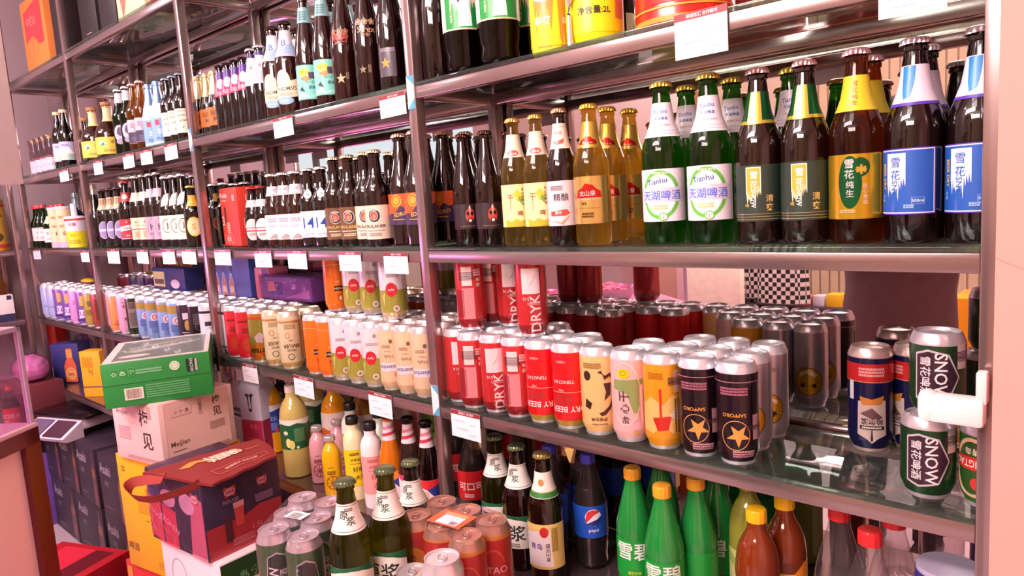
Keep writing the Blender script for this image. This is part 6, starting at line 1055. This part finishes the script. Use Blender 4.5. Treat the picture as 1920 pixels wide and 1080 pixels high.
limb_mesh(cl_, [(.15, 0, 1.33, .062), (.25, .05, 1.28, .054), (.36, .1, 1.24, .048), (.46, .12, 1.28, .042), (.53, .12, 1.315, .038)], SW)
limb_mesh(cl_, [(-.15, 0, 1.33, .062), (-.17, .1, 1.27, .056), (-.06, .2, 1.25, .05), (.15, .25, 1.24, .044), (.41, .21, 1.21, .037)], SW)
cl_.obj('sweater', pp)
tr_ = MB(); [limb_mesh(tr_, [(s*.085, 0, .84, .10), (s*.09, 0, .6, .082), (s*.095, .01, .45, .065), (s*.1, -.01, .2, .052), (s*.1, 0, .07, .05)], M('cloth', '2c2830')) for s in (-1, 1)]; tr_.obj('trousers', pp)
sh = MB(); [sh.box(s*.1-.045, s*.1+.045, -.09, .17, 0, .08, M('plastic', '241c1c'), .03) for s in (-1, 1)]; sh.obj('shoes', pp)
hr = body_loft([(1.56, 0, -.03, .083, .085), (1.6, 0, -.022, .09, .095), (1.64, 0, -.008, .09, .102), (1.68, 0, 0, .076, .092), (1.71, 0, 0, .05, .06), (1.725, 0, 0, .015, .02)], M('cloth', '1c1414')); hr.obj('hair', pp)
ph = B(.615, .69, .13, .138, 1.375, 1.40+.10, M('dark', '14141a'), .004).obj('phone', None); ph.location = (-.70, -.32, -.02); meta(ph, 'dark smartphone held up by the person in the sweater', 'phone')
# opposite counter, bag, coat, table
def mbx(name, lab, cat, u0, u1, v0, v1, y, dep, col, kind='carton', faces=None, floor=False):
    a_, b2 = mir(u0, (v0+v1)/2, y), mir(u1, (v0+v1)/2, y); zt, zb = mir((u0+u1)/2, v0, y).z, mir((u0+u1)/2, v1, y).z
    if floor: zb = 0
    return boxthing(name, lab, cat, (a_.x+b2.x)/2, y-dep/2, zb-H, 0, abs(b2.x-a_.x), dep, zt-zb, col, faces or {}, kind)
mbx('cupboard', 'tall beige cupboard behind the aisle, seen in the mirror', 'cupboard', 1215, 1300, 420, 640, -1.3, .5, 'd0b48c', 'matte', floor=True)
bagm = mir(1330, 500, -1.2); tb = empty('tote_bag', 'white cloth tote bag hanging in the aisle, seen in the mirror', 'bag', (bagm.x, -1.2, bagm.z-.12))
w2 = abs(mir(1385, 500, -1.2).x-mir(1265, 500, -1.2).x)/2
B(-w2, w2, -.03, .03, -.18, .2, M('cloth', 'ece0cc'), .012).obj('body', tb); MB().tube(smooth([Vector((-w2*.5, 0, .19)), Vector((-w2*.3, 0, .36)), Vector((0, 0, .42)), Vector((w2*.3, 0, .36)), Vector((w2*.5, 0, .19))]), .008, M('cloth', 'ece0cc'), 8).obj('handle', tb)
co_ = mir(1465, 520, -1.4); ctb = empty('coat', 'black and white houndstooth coat hanging up, seen in the mirror', 'coat', (co_.x, -1.4, co_.z-.02))
hm = M('cloth', 'd8c8c4'); nt = hm.node_tree; ck = nt.nodes.new('ShaderNodeTexChecker'); ck.inputs['Scale'].default_value = 42; ck.inputs[1].default_value = lin('d8c8c4'); ck.inputs[2].default_value = lin('1c1618'); tcn = nt.nodes.new('ShaderNodeTexCoord'); nt.links.new(tcn.outputs['Object'], ck.inputs[0]); nt.links.new(ck.outputs[0], nt.nodes['Principled BSDF'].inputs['Base Color'])
body_loft([(-.12, 0, 0, .16, .07), (.1, 0, 0, .15, .065), (.4, 0, 0, .15, .06), (.55, 0, 0, .13, .05), (.62, 0, 0, .05, .04)], hm).obj('body', ctb)
body_loft([(-.1, -.17, 0, .05, .05), (.2, -.18, 0, .055, .05), (.5, -.14, 0, .05, .05)], hm).obj('sleeve', ctb)
mbx('side_table', 'dark table across the aisle, seen in the mirror', 'table', 1400, 1600, 575, 700, -1.45, .45, '3c2a34', 'matte', floor=True)
mbx('paper_box', 'bright yellow box on the far table, seen in the mirror', 'box', 1549, 1578, 553, 590, -1.5, .1, 'e8b81c')
mbx('paper_box', 'red and clear bottle box on the far table, seen in mirror', 'box', 1500, 1520, 556, 590, -1.5, .1, 'c86050')
mbx('cleaner_bottle', 'white bottle with blue cap on the far table, in mirror', 'bottle', 1524, 1545, 555, 590, -1.5, .08, 'dcd8ec', 'plastic')
mbx('crate', 'orange crate across the aisle behind the person, in mirror', 'crate', 1782, 1830, 560, 700, -1.2, .3, 'e8961c', 'plastic', floor=True)
mbx('black_machine', 'black glossy rice cooker shaped machine across the aisle', 'machine', 1362, 1420, 500, 570, -1.5, .3, '181418', 'dark')
mbx('red_sign', 'red sign on the far wall, seen in the mirror', 'sign', 1365, 1395, 480, 502, -2.3, .03, 'd8381c', 'paper')
# gift boxes on a high shelf of the opposite wall
hs = boxthing('wall_shelf', 'white wall shelf with gift boxes opposite the rack', 'shelf', -3.2, -2.25, .27, 0, 1.9, .34, .03, 'd8c0b4', {}, 'matte')
rnd = random.Random(8); x = -4.08; k = 0
for wd, hgt, col in ((.2, .34, 'b85048'), (.16, .4, 'e8dcd4'), (.2, .3, 'a83c38'), (.14, .42, 'ece0dc'), (.18, .36, '8c4838'), (.2, .4, 'f0e8e0'), (.16, .3, 'd84840'), (.2, .36, 'b89060')):
    boxthing('gift_box', ['dull red', 'white', 'deep red', 'narrow cream', 'brown', 'large white', 'bright red', 'tan'][k]+' gift box on the wall shelf opposite the rack', 'box', x+wd/2, -2.24, .3006, 0, wd, .2, hgt, col, {'front': [('l', 0, hgt*500, wd*600, 4, 16, 'c8a080')]}); x += wd+.025; k += 1
relax()
# ceiling lamps
for i, (x, y, q) in enumerate(((-.55, -.15, 'nearest to the pier'), (-1.75, -.15, 'in the middle of the aisle'), (-2.95, -.15, 'nearest to the counter'), (-1.1, -1.5, 'near the opposite wall'))):
    cl2 = empty('ceiling_lamp', 'square white ceiling lamp panel, '+q, 'ceiling lamp', (x, y, 2.70), 0, None)
    B(-.3, .3, -.3, .3, -.01, .02, M('plastic', 'e8e0e0')).obj('frame', cl2)
    for a_ in (-.14, .14):
        for b2 in (-.14, .14): B(a_-.12, a_+.12, b2-.12, b2+.12, -.014, -.0101, M('lamp', 'fff2ee')).obj('diffuser', cl2)
